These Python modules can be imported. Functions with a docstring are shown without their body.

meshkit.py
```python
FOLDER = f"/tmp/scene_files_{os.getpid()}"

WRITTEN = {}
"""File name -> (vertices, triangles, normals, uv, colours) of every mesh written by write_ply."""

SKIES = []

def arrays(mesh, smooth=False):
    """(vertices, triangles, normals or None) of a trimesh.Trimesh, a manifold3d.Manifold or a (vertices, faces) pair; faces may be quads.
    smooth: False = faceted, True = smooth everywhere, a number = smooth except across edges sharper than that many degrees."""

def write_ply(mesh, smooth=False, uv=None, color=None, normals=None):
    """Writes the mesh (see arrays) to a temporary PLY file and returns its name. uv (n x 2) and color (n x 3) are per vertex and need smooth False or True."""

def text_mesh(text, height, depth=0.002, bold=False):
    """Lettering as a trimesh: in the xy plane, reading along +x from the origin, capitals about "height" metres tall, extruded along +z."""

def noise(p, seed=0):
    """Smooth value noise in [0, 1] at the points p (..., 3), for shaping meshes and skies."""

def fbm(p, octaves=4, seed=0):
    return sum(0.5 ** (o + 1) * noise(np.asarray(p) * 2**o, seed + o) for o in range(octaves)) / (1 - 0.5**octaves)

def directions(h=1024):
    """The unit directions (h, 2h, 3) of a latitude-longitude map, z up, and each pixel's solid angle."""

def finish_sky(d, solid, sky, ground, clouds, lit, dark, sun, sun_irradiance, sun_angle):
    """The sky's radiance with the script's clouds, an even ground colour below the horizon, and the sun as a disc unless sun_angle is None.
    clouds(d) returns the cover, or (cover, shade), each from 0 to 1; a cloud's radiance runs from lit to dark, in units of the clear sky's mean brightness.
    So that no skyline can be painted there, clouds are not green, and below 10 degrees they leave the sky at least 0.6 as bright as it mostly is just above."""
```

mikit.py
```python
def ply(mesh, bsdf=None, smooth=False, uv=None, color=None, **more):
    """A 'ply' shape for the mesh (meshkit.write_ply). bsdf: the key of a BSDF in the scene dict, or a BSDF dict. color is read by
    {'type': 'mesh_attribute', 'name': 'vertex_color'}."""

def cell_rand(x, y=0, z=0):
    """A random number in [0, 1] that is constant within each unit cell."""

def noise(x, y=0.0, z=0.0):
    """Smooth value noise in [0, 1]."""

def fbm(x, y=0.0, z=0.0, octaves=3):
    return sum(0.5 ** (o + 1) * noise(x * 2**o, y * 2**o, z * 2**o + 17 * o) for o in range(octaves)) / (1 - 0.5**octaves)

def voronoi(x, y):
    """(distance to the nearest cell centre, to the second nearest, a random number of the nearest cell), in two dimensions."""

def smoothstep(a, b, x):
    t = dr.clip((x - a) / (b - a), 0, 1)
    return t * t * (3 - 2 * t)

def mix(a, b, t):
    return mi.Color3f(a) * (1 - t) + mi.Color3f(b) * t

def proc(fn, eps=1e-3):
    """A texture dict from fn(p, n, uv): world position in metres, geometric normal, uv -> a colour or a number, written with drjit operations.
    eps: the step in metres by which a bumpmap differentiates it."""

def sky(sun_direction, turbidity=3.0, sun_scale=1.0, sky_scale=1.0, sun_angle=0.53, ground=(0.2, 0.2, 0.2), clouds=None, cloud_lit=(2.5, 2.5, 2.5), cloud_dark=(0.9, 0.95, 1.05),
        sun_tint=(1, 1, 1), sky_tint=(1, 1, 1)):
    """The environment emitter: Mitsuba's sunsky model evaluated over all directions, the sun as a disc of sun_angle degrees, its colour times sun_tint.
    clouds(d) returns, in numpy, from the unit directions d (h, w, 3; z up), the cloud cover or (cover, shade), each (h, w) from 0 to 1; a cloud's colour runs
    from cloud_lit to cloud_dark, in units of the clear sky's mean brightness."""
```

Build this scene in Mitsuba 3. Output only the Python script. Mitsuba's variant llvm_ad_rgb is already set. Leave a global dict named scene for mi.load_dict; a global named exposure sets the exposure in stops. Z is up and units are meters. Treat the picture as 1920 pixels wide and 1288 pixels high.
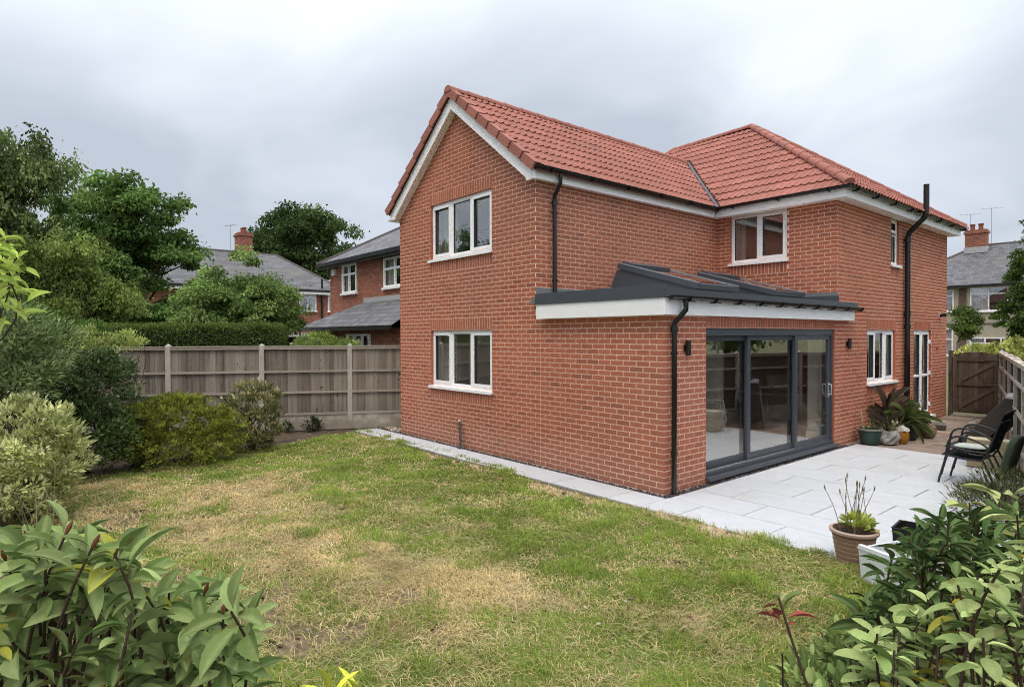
import math, numpy as np, drjit as dr, mitsuba as mi, trimesh, mikit, meshkit
from shapely.geometry import Polygon, box as sbox
from mikit import noise, fbm, mix, smoothstep, cell_rand
T = mi.ScalarTransform4f
scene, labels = {}, {}
rng = np.random.default_rng(7)

# ------------------------------------------------------------------ camera, sky, exposure
CAM = np.array([4.7664, -6.5608, 2.0725]); F_PX = 1140.9
_y, _p, _r = -0.8732, -0.0132, -0.0024
FWD = np.array([math.sin(_y) * math.cos(_p), math.cos(_y) * math.cos(_p), math.sin(_p)])
_rt = np.cross(FWD, [0, 0, 1.0]); _rt /= np.linalg.norm(_rt); _up = np.cross(_rt, FWD)
RIGHT = _rt * math.cos(_r) + _up * math.sin(_r); UP = -_rt * math.sin(_r) + _up * math.cos(_r)
scene['camera'] = {'type': 'perspective', 'fov': math.degrees(2 * math.atan(960 / F_PX)), 'fov_axis': 'x', 'near_clip': 0.05, 'far_clip': 2000.0,
                   'to_world': T().look_at(origin=CAM.tolist(), target=(CAM + FWD).tolist(), up=UP.tolist())}
exposure = 2.05


def clouds(d):
    z = np.clip(d[..., 2], 0, 1)
    q = np.stack([d[..., 0] / (z + .30) * 1.3, d[..., 1] / (z + .30) * 1.3, z * 0 + 3.3], -1)
    w = meshkit.fbm(q * .9 + 9, 3, 5)[..., None] - .5
    n = meshkit.fbm(q * 1.15 + w * 1.3 + 4.7, 5, 23)
    n = np.clip((n - .5) * 2.3 + .5, 0, 1)
    grad = 1 - np.clip((z - .18) / .82, 0, 1) ** 1.5                           # an overcast sky is several times as bright overhead as at the horizon
    return np.ones_like(z), np.clip(grad + (n - .5) * .24 - .03, 0, 1)


scene['sky'] = mikit.sky((.35, -.45, .82), turbidity=3, sun_scale=0.20, sun_angle=24, clouds=clouds, cloud_lit=(5.45, 5.7, 6.0), cloud_dark=(1.42, 1.57, 1.82))

# ------------------------------------------------------------------ materials
ATTR = {'type': 'mesh_attribute', 'name': 'vertex_color'}


def pack(c):
    """A piece's colour as one number (7 bits a channel), so that meshes of a material can be joined."""
    q = np.clip(np.round(np.sqrt(np.clip(c, 0, 1)) * 127), 1, 126)
    return q[:, 0] * 16384 + q[:, 1] * 128 + q[:, 2]


def f_packed(p, n, uv):
    x = uv.x + .5
    r = dr.floor(x / 16384); g = dr.floor((x - r * 16384) / 128); b = dr.floor(x - r * 16384 - g * 128)
    c = mi.Color3f(r, g, b) / 127
    return mix(c * c, (.33, .39, .18), uv.y)


def f_leaf(p, n, uv):
    g = fbm(p.x * 55, p.y * 55, p.z * 55, 3)
    spot = smoothstep(.80, .86, noise(p.x * 38, p.y * 38, p.z * 38))
    return mix(f_packed(p, n, uv) * (.86 + .28 * g), (.16, .10, .03), spot * .5)


PACK = mikit.proc(f_packed)


def principled(col, rough=.8, spec=.4, **k):
    c = {'type': 'rgb', 'value': list(col)} if isinstance(col, (tuple, list)) else col
    return {'type': 'twosided', 'bsdf': {'type': 'principled', 'base_color': c, 'roughness': rough, 'specular': spec, **k}}


scene['matte'] = principled(PACK, .9, .2)
scene['satin'] = principled(PACK, .42, .5)
scene['gloss'] = principled(PACK, .18, .5)
scene['metal'] = principled(PACK, .3, .5, metallic=.85)
scene['leaf'] = {'type': 'principledthin', 'base_color': mikit.proc(f_leaf), 'roughness': .25, 'diff_trans': .28, 'eta': 1.55}
scene['leaf_matte'] = {'type': 'principledthin', 'base_color': PACK, 'roughness': .7, 'diff_trans': .55, 'eta': 1.3}
scene['glass'] = {'type': 'thindielectric', 'int_ior': 2.35}


def P(fn, rough=.9, spec=.2, eps=1e-3):
    return principled(mikit.proc(fn, eps), rough, spec)


def f_brick(p, n, uv):
    g = fbm(p.x * 70, p.y * 70, p.z * 90, 2)
    big = fbm(p.x * .5, p.y * .5, p.z * .6, 2)
    c = mix((.335, .106, .060), (.435, .148, .086), uv.x)
    c = mix(c, (.25, .092, .062), dr.select(uv.y > .93, .6, 0.0))
    low = smoothstep(.5, .0, p.z + (big - .5) * .7)
    c = mix(c, (.34, .20, .15), low * .35)
    wide = fbm(p.x * .35 + 3, p.y * .35, p.z * .22, 3)
    c = mix(c, (.30, .145, .105), smoothstep(.5, .75, wide) * .35)
    return c * (.82 + .32 * g) * (.84 + .32 * big)


def f_mortar(p, n, uv):
    g = fbm(p.x * 40, p.y * 40, p.z * 40, 2)
    return mix((.70, .475, .37), (.84, .60, .48), g) * (.85 + .3 * fbm(p.x * .5, p.y * .5, p.z * .4, 2))


def f_tile(p, n, uv):
    g = fbm(p.x * 45, p.y * 45, p.z * 45, 3)
    c = mix((.305, .122, .095), (.385, .158, .124), uv.x)
    big = fbm(p.x * .8, p.y * .8, p.z * .8, 2)
    c = mix(c, (.20, .12, .095), smoothstep(.55, .8, fbm(p.x * 2.2, p.y * 2.2, p.z * 2.2, 3)) * .35)
    return c * (.80 + .4 * g) * (.86 + .28 * big)


def f_slab(p, n, uv):
    g = fbm(p.x * 5 + uv.x * 50, p.y * 16, uv.y * 30, 4)
    s = fbm(p.x * 140, p.y * 140, 0, 2)
    dirt = smoothstep(.55, .8, fbm(p.x * 1.3, p.y * 1.3, 4, 3))
    c = mix((.455, .47, .49), (.545, .565, .59), g * .75 + uv.x * .25)
    return mix(c, (.42, .405, .38), dirt * .35) * (.95 + .1 * s)


def f_paving(p, n, uv):
    g = fbm(p.x * 4 + uv.x * 30, p.y * 4, uv.y * 9, 4)
    s = fbm(p.x * 90, p.y * 90, 0, 2)
    c = mix((.17, .135, .115), (.30, .235, .19), g * .6 + uv.x * .4)
    c = mix(c, (.40, .32, .22), dr.select(uv.y > .9, .7, 0.0))
    return c * (.85 + .3 * s)


def _wood(a, b, k):
    def f(p, n, uv):
        h = (p.x + p.y) * 1.0
        g = fbm(h * 95 + uv.x * 77, p.z * 2.2, uv.x * 40, 3)
        ring = fbm(h * 28 + uv.x * 31, p.z * 1.1, 7, 3)
        c = mix(a, b, g * .40 + uv.x * .60)
        knot = smoothstep(.86, .90, noise(h * 24 + uv.x * 90, p.z * 15, uv.x * 33))
        c = mix(c, mi.Color3f(a) * .45, knot * .8)
        streak = smoothstep(.5, .78, ring)
        stain = smoothstep(k, k - .55, p.z + (fbm(h * 3, p.z * 2, 1, 2) - .5) * .5)
        c = mix(c, (.10, .10, .075), stain * .35)
        return c * (1 - .35 * streak)
    return f


def f_wood_rail(p, n, uv):
    h = p.x - p.y
    g = fbm(h * 3 + uv.x * 50, (p.z + p.x * .2) * 120, uv.x * 9, 3)
    return mix((.25, .215, .18), (.45, .40, .34), g * .7 + uv.x * .3)


def f_concrete(p, n, uv):
    g = fbm(p.x * 9, p.y * 9, p.z * 7, 4)
    s = fbm(p.x * 160, p.y * 160, p.z * 160, 2)
    low = smoothstep(.42, .02, p.z + (g - .5) * .5)
    return mix(mix((.36, .335, .29), (.52, .485, .43), g), (.19, .15, .10), low * .55) * (.85 + .3 * s)


def f_far_brick(p, n, uv):
    s = dr.select(dr.abs(n.x) > .7, p.y, p.x)
    row = dr.floor(p.z / .075); fz = p.z / .075 - row
    t = s / .225 + .5 * (row - 2 * dr.floor(row / 2)); fx = t - dr.floor(t)
    m = dr.select((fz > .85) | (fx > .95), 1.0, 0.0)
    r = cell_rand(dr.floor(t), row, 3)
    c = mix((.20, .075, .05), (.34, .125, .08), r) * (.8 + .4 * fbm(p.x * 2, p.y * 2, p.z * 2, 2))
    return mix(c, (.36, .25, .2), m * .75)


def f_slate(p, n, uv):
    row = dr.floor(p.z / .13); fz = p.z / .13 - row
    t = (p.x + p.y * .31) / .28 + .5 * (row - 2 * dr.floor(row / 2)); fx = t - dr.floor(t)
    r = cell_rand(dr.floor(t), row, 5)
    c = mix((.085, .083, .092), (.17, .168, .18), r * .8 + .2 * fbm(p.x * 3, p.y * 3, p.z * 3, 2))
    c = mix(c, (.16, .15, .11), smoothstep(.55, .8, fbm(p.x * .8, p.y * .8, p.z * .8, 3)) * .45)
    return mix(c, (.03, .03, .034), dr.select((fz < .14) | (fx < .05), .75, 0.0))


def f_render_wall(p, n, uv):
    g = fbm(p.x * 1.2, p.y * 1.2, p.z * .7, 3)
    return mix((.34, .30, .235), (.45, .40, .32), g) * (.92 + .16 * fbm(p.x * 60, p.y * 60, p.z * 60, 2))


def f_ground(p, n, uv):
    g = fbm(p.x * .6, p.y * .6, 0, 4)
    return mix((.07, .085, .035), (.16, .14, .085), g)


def f_floor(p, n, uv):
    fx = p.x / .6 - dr.floor(p.x / .6); fy = p.y / .6 - dr.floor(p.y / .6)
    g = fbm(p.x * 3, p.y * 3, 0, 3)
    return mix(mix((.52, .51, .48), (.62, .61, .58), g), (.3, .3, .29), dr.select((fx < .012) | (fy < .012), .8, 0.0))


def f_boards(p, n, uv):
    k = dr.floor(p.y / .14); g = fbm(p.x * 2 + k * 7, p.y * 60, k, 3)
    return mix((.12, .065, .04), (.22, .13, .08), g * .6 + .4 * cell_rand(k, dr.floor(p.x / 1.1 + k * .37), 1))


scene['brick_mat'] = P(f_brick, .88, .25)
scene['mortar_mat'] = P(f_mortar)
scene['tile_mat'] = P(f_tile, .75, .2)
scene['slab_mat'] = P(f_slab, .55, .35)
scene['paving_mat'] = P(f_paving)
scene['fence_mat'] = P(_wood((.090, .076, .061), (.40, .35, .297), .75))
scene['gate_mat'] = P(_wood((.075, .057, .043), (.18, .14, .105), .5))
scene['rail_mat'] = P(f_wood_rail)
scene['concrete_mat'] = P(f_concrete)
scene['far_brick_mat'] = P(f_far_brick)
scene['slate_mat'] = P(f_slate, .6, .35)
scene['render_mat'] = P(f_render_wall)
scene['ground_mat'] = P(f_ground)
scene['floor_mat'] = P(f_floor, .3, .4)
scene['boards_mat'] = P(f_boards, .4, .4)
scene['lawn_mat'] = principled(ATTR, .95, .1)
scene['velvet'] = principled(PACK, .95, .1)

WHITE = (.86, .87, .88); ANTH = (.055, .064, .078); BLACK = (.012, .012, .013); LEAD = (.16, .165, .175)

# ------------------------------------------------------------------ mesh helpers
Z = np.array([0, 0, 1.0])
unit = lambda v: np.asarray(v, float) / (np.linalg.norm(v) + 1e-12)


class MB:
    """Collects pieces with their own vertices; smooth pieces share vertices inside themselves."""

    def __init__(s):
        s.v, s.f, s.c, s.u, s.n = [], [], [], [], 0

    def add(s, v, f, c=(.5, .5, .5), uv=None):
        v = np.asarray(v, float); f = np.asarray(f, int)
        if f.shape[1] == 4:
            f = np.vstack([f[:, [0, 1, 2]], f[:, [0, 2, 3]]])
        c = np.asarray(c, float); uv = np.asarray((.5, .5) if uv is None else uv, float)
        s.v.append(v); s.f.append(f + s.n)
        s.c.append(np.broadcast_to(c, (len(v), 3))); s.u.append(np.broadcast_to(uv, (len(v), 2))); s.n += len(v)
        return s

    def flat(s, v, f, c=(.5, .5, .5), uv=None):
        v = np.asarray(v, float); f = np.asarray(f, int)
        k = f.shape[1]
        return s.add(v[f.ravel()], np.arange(f.size).reshape(-1, k), c, uv)

    def hexa(s, p, c=(.5, .5, .5), uv=None):
        """p: 8 corners, index = 4*a + 2*b + d for the three axes (right-handed)."""
        return s.flat(p, [[0, 1, 3, 2], [4, 6, 7, 5], [0, 4, 5, 1], [2, 3, 7, 6], [0, 2, 6, 4], [1, 5, 7, 3]], c, uv)

    def box(s, lo, hi, c=(.5, .5, .5), uv=None):
        return s.hexa([[(lo, hi)[a][0], (lo, hi)[b][1], (lo, hi)[d][2]] for a in (0, 1) for b in (0, 1) for d in (0, 1)], c, uv)

    def obox(s, O, A, B, D, c=(.5, .5, .5), uv=None):
        O, A, B, D = (np.asarray(x, float) for x in (O, A, B, D))
        if np.dot(np.cross(A, B), D) < 0:
            A, B = B, A
        return s.hexa([O + a * A + b * B + d * D for a in (0, 1) for b in (0, 1) for d in (0, 1)], c, uv)

    def bar(s, a, b, w, h, c=(.5, .5, .5), up=Z, uv=None):
        a, b = np.asarray(a, float), np.asarray(b, float); d = b - a
        sd = np.cross(d, up)
        if np.linalg.norm(sd) < 1e-6:
            sd = np.cross(d, [1, 0, 0])
        sd = unit(sd); u2 = unit(np.cross(sd, d))
        return s.obox(a - sd * w / 2 - u2 * h / 2, d, sd * w, u2 * h, c, uv)

    def tube(s, pts, r, c=(.5, .5, .5), n=8, cap=True, uv=None):
        pts = np.asarray(pts, float); m = len(pts); r = np.broadcast_to(r, (m,))
        t = np.gradient(pts, axis=0); t /= np.linalg.norm(t, axis=1, keepdims=True) + 1e-12
        x = np.cross(t[0], [0.13, 0.29, .95]); x = unit(x if np.linalg.norm(x) > .05 else np.cross(t[0], [1, 0, 0]))
        an = np.arange(n) / n * 2 * np.pi; V = []
        for i in range(m):
            x = unit(x - t[i] * np.dot(x, t[i])); y = np.cross(t[i], x)
            V.append(pts[i] + r[i] * (np.cos(an)[:, None] * x + np.sin(an)[:, None] * y))
        V = np.vstack(V); i, j = np.meshgrid(np.arange(m - 1), np.arange(n), indexing='ij')
        i, j = i.ravel(), j.ravel(); k = (j + 1) % n
        s.add(V, np.stack([i * n + j, i * n + k, (i + 1) * n + k, (i + 1) * n + j], 1), c, uv)
        if cap:
            for q, e in ((0, -1), (m - 1, 1)):
                ring = np.vstack([V[q * n:(q + 1) * n], pts[q]]); a = np.arange(n)
                s.add(ring, np.stack([a, (a + 1) % n, a * 0 + n], 1)[:, ::e], c, uv)
        return s

    def lathe(s, O, prof, c=(.5, .5, .5), n=28, uv=None):
        """prof: (radius, z) pairs; corners are kept sharp by splitting rings."""
        O = np.asarray(O, float); an = np.arange(n + 1) / n * 2 * np.pi
        for (r0, z0), (r1, z1) in zip(prof[:-1], prof[1:]):
            ring = lambda r, z: np.stack([O[0] + r * np.cos(an), O[1] + r * np.sin(an), an * 0 + O[2] + z], 1)
            V = np.vstack([ring(r0, z0), ring(r1, z1)]); a = np.arange(n)
            s.add(V, np.stack([a, a + 1, a + n + 2, a + n + 1], 1), c, uv)
        return s

    def mesh(s):
        return np.vstack(s.v), np.vstack(s.f), np.vstack(s.c), np.vstack(s.u)


PACKED = {'matte', 'satin', 'gloss', 'metal', 'leaf', 'leaf_matte', 'velvet'}
_used = {}


def key(name):
    k = _used.get(name, 0); _used[name] = k + 1
    return name if k == 0 else f'{name}_{k:03d}'


def curve(pts, n=24):
    from scipy.interpolate import PchipInterpolator, CubicSpline
    p = np.asarray(pts, float); t = np.append(0, np.cumsum(np.linalg.norm(np.diff(p, axis=0), axis=1)))
    return CubicSpline(t, p)(np.linspace(0, t[-1], n))


def put(name, mb, mat, parent=None, smooth=True, label=None, cat=None, group=None, kind=None):
    k = key((parent + '__' if parent else '') + name)
    if isinstance(mb, MB):
        v, f, c, u = mb.mesh()
        if mat == 'lawn_mat':
            scene[k] = mikit.ply((v, f), mat, smooth=smooth, color=c)
        elif mat in PACKED:
            scene[k] = mikit.ply((v, f), mat, smooth=smooth, uv=np.stack([pack(c), np.where(u[:, 0] < -.5, u[:, 1], 0)], 1))
        else:
            scene[k] = mikit.ply((v, f), mat, smooth=smooth, uv=u)
    tag(k, label, cat, group, kind)
    return k


def tag(k, label=None, cat=None, group=None, kind=None):
    d = {a: b for a, b in (('label', label), ('category', cat), ('group', group), ('kind', kind)) if b}
    if d:
        labels[k] = {**labels.get(k, {}), **d}
    return k


def thing(name, label, cat, group=None):
    return tag(key(name), label, cat, group)


class Frame:
    """A wall's own axes: u along it, z up, n out of it."""

    def __init__(s, O, U, N):
        s.O, s.U, s.N = np.asarray(O, float), unit(U), unit(N)

    def pt(s, u, z, w=0):
        return s.O + s.U * u + Z * z + s.N * w

    def box(s, mb, u0, u1, z0, z1, w0, w1, c, uv=None):
        return mb.obox(s.pt(u0, z0, w0), s.U * (u1 - u0), Z * (z1 - z0), s.N * (w1 - w0), c, uv)

    def poly(s, mb, poly, w0, w1, c, uv=None):
        m = trimesh.creation.extrude_polygon(poly, abs(w1 - w0), engine='earcut')
        v = np.array(m.vertices); P_ = s.O + v[:, :1] * s.U + v[:, 1:2] * Z + (v[:, 2:] + min(w0, w1)) * s.N
        f = np.array(m.faces)
        if np.dot(np.cross(s.U, Z), s.N) < 0:
            f = f[:, ::-1]
        return mb.flat(P_, f, c, uv)


def px(pts):
    """Size in the picture: used only to choose which alike pieces become parts."""
    d = np.asarray(pts) - CAM
    w = d @ FWD
    w = np.where(w < .1, 1e9, w)
    return F_PX * (d @ RIGHT) / w, -F_PX * (d @ UP) / w


def shown(quad):
    x, y = px(quad)
    if (np.abs(x).min() > 980) or (np.abs(y).min() > 660):
        return 0.0
    return abs(.5 * np.sum(x * np.roll(y, -1) - y * np.roll(x, -1)))


PIECES = {}


def piece(kind, holder, mb, quad, mat):
    """mb = (v, f, uv), already split at its edges."""
    PIECES.setdefault(kind, []).append((shown(quad), holder, mb, mat))


def finish_pieces(kind, rest, most=300):
    items = sorted(PIECES.get(kind, []), key=lambda x: -x[0])
    left = {}
    for i, (a, holder, (v, f, uv), mat) in enumerate(items):
        if i < most and a > 3:
            k = key(holder + '__' + kind)
            scene[k] = mikit.ply((v, f), mat, smooth=False, uv=uv)
        else:
            left.setdefault((holder, mat), MB()).add(v, f, (.5, .5, .5), uv)
    for (holder, mat), mb in left.items():
        put(rest, mb, mat, holder, kind='stuff')


# ------------------------------------------------------------------ bricks
CH, BL = .075, .225


def lay_bricks(holder, F, z0, z1, spans, phase=0.0, mat='brick_mat'):
    """spans(z_mid) -> list of (a, b) of wall to fill on that course."""
    for i in range(int(round((z1 - z0) / CH))):
        za = z0 + i * CH; zb = min(za + CH, z1)
        off = phase + (i % 2) * BL / 2
        for a, b in spans((za + zb) / 2):
            k = math.floor((a - off) / BL)
            while off + k * BL < b - .01:
                s0, s1 = max(off + k * BL + .0065, a), min(off + (k + 1) * BL - .0065, b); k += 1
                if s1 - s0 < .03:
                    continue
                one_brick(holder, F, s0, s1, za + .0065, zb - .0065, mat)


def one_brick(holder, F, s0, s1, za, zb, mat='brick_mat'):
    e = .0015; j = rng.normal(0, .0007, 3); w = .0038 + j[2] * .7
    rim = [F.pt(s0, za, -.004), F.pt(s1, za, -.004), F.pt(s1, zb, -.004), F.pt(s0, zb, -.004)]
    mid = [F.pt(s0 + j[0], za + j[1], w - .0012), F.pt(s1 + j[0], za - j[1], w - .0012), F.pt(s1 - j[0], zb, w - .0012), F.pt(s0, zb + j[1], w - .0012)]
    top = [F.pt(s0 + e, za + e, w), F.pt(s1 - e, za + e, w), F.pt(s1 - e, zb - e, w), F.pt(s0 + e, zb - e, w)]
    p = np.array(rim + mid + top)
    q = [[8, 9, 10, 11]]
    for k in range(4):
        m = (k + 1) % 4
        q += [[4 + k, 4 + m, 8 + m, 8 + k], [k, m, 4 + m, 4 + k]]
    q = np.array(q)
    if np.dot(np.cross(F.U, Z), F.N) < 0:
        q = q[:, ::-1]
    v = p[q.ravel()]; f = np.arange(q.size).reshape(-1, 4); f = np.vstack([f[:, [0, 1, 2]], f[:, [0, 2, 3]]])
    uv = np.tile(np.clip([rng.normal(.5, .2), rng.random()], 0, 1), (len(v), 1))
    piece('brick', holder, (v, f, uv), np.array(top), mat)


def soldiers(holder, F, u0, u1, z0, z1):
    n = max(1, round((u1 - u0) / CH)); s = (u1 - u0) / n
    for i in range(n):
        one_brick(holder, F, u0 + i * s + .0065, u0 + (i + 1) * s - .0065, z0 + .0065, z1 - .0065)


def minus(spans, cuts):
    for c0, c1 in cuts:
        spans = [p for a, b in spans for p in ((a, min(b, c0)), (max(a, c1), b)) if p[1] - p[0] > .02]
    return spans


# ------------------------------------------------------------------ the house
W_, D_, Y1, Y2, ZS, XG = 6.786, 2.463, 5.266, 11.85, 4.63, -4.61
ZF = 4.54                                              # soffit level
H = thing('brick_house', 'new red brick two storey house with orange tiled roof and flat roofed extension', 'house')
FA = Frame((0, 0, 0), (1, 0, 0), (0, -1, 0)); FB = Frame((0, 0, 0), (0, 1, 0), (1, 0, 0))
FC = Frame((-D_, 0, 0), (0, 1, 0), (1, 0, 0)); FD = Frame((0, Y1, 0), (1, 0, 0), (0, -1, 0))
# windows: u0, u1, z0, z1
WA1, WA2 = (-5.575, -3.60, 1.09, 2.175), (-5.575, -3.60, 3.565, 4.65)
WB1, WB2, WBD, WSL = (6.70, 8.28, 1.09, 2.175), (7.98, 8.47, 3.565, 4.575), (9.43, 10.66, .15, 2.175), (.965, 5.18, .05, 2.175)
WD = (-2.15, -.93, 3.565, 4.57)
GS = .80                                                # slope of the gable roof
gz = lambda x: 6.40 - GS * abs(x - XG)


def holes(poly, ws):
    for a, b, c, d in ws:
        poly = poly.difference(sbox(a, c, b, d))
    return poly


def wall(name, F, poly, ws, inner=True):
    mb = MB(); rv = []
    for a, b, c, d in ws:
        rv.append(MB())
        for q in ((a, a + .005, c, d), (b - .005, b, c, d), (a + .005, b - .005, d - .005, d)):
            F.box(rv[-1], *q, -.115, -.001, (.5, .5, .5))
    F.poly(mb, holes(poly, ws), -.10, 0, (.5, .5, .5))
    k = put(name, mb, 'mortar_mat', H, smooth=False)
    if inner:
        m2 = MB(); F.poly(m2, holes(poly.buffer(-.105, join_style=2), ws), -.26, -.1005, (.55, .54, .5))
        put('inner_leaf', m2, 'matte', k, smooth=False)
    for m3 in rv:
        put('reveal', m3, 'brick_mat', k, smooth=False)
    return k


pA = Polygon([(-W_, -.2), (-.003, -.2), (-.003, 2.6), (-D_ - .003, 2.6), (-D_ - .003, ZS), (XG, 6.42), (-W_, ZS)])
kA = wall('gable_wall', FA, pA, [WA1, WA2])
pB = Polygon([(0, -.2), (Y2, -.2), (Y2, ZS), (Y1, ZS), (Y1, 2.6), (0, 2.6)])
kB = wall('side_wall', FB, pB, [WB1, WB2, WBD, WSL])
kC = wall('upper_wall', FC, Polygon([(0, 2.5), (Y1, 2.5), (Y1, ZS), (0, ZS)]), [])
kD = wall('upper_wall', FD, Polygon([(-D_, 2.5), (-.003, 2.5), (-.003, ZS), (-D_, ZS)]), [WD])
mb = MB()
for lo, hi in (((-W_, .1, -.2), (-W_ + .25, Y1, ZS)), ((-9.0, Y1, -.2), (-8.75, Y2, ZS)), ((-8.75, Y1, -.2), (-W_ + .001, Y1 + .25, ZS)), ((-8.75, Y2 - .25, -.2), (-.1, Y2, ZS))):
    mb.box(lo, hi)
put('outer_wall', mb, 'far_brick_mat', H, smooth=False)
EPS = .004
SB = .225                                              # soldier course height


def cuts_A(z):
    c = []
    for (a, b, c0, d) in (WA1, WA2):
        if c0 - .04 - SB < z < d + SB:
            c.append((a - .0, b + .0) if c0 - .04 < z < d else (a - .01, b + .01))
    return c


def spans_A(z):
    if z < 2.33:
        s = [(-W_ - EPS, -2.365), (-2.355, EPS)]
    elif z < ZS:
        s = [(-W_ - EPS, -D_ + EPS)]
    else:
        h = (6.40 - z) / GS
        s = [(XG - h, XG + h)] if h > .05 else []
    return minus(s, cuts_A(z))


lay_bricks(kA, FA, 0, 6.375, spans_A)
for (a, b, c0, d) in (WA1, WA2):
    soldiers(kA, FA, a - .01, b + .01, d, d + SB); soldiers(kA, FA, a - .01, b + .01, c0 - .04 - SB, c0 - .04)


def spans_B(z):
    s = [(-EPS, Y2)] if z < 2.33 else [(Y1 - EPS, Y2)]
    c = []
    for (a, b, c0, d), lo, hi in ((WB1, SB, SB), (WB2, SB, 0), (WBD, 0, SB), (WSL, 0, .17)):
        if c0 - .04 - lo < z < d + hi:
            c.append((a, b))
    return minus(s, c)


lay_bricks(kB, FB, 0, ZS - .01, spans_B, phase=.1125)
soldiers(kB, FB, WB1[0], WB1[1], 2.175, 2.4); soldiers(kB, FB, WB1[0], WB1[1], .825, 1.05); soldiers(kB, FB, WB2[0], WB2[1], 3.3, 3.525)
soldiers(kB, FB, WBD[0], WBD[1], 2.175, 2.4); soldiers(kB, FB, WSL[0], WSL[1], 2.175, 2.34)
lay_bricks(kC, FC, 2.625, ZS - .01, lambda z: [(-EPS, Y1)], phase=.1125)
lay_bricks(kD, FD, 2.625, ZS - .01, lambda z: minus([(-D_, EPS)], [(WD[0], WD[1])] if z > WD[2] - .04 - SB else []))
soldiers(kD, FD, WD[0], WD[1], 3.3, 3.525)


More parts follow.
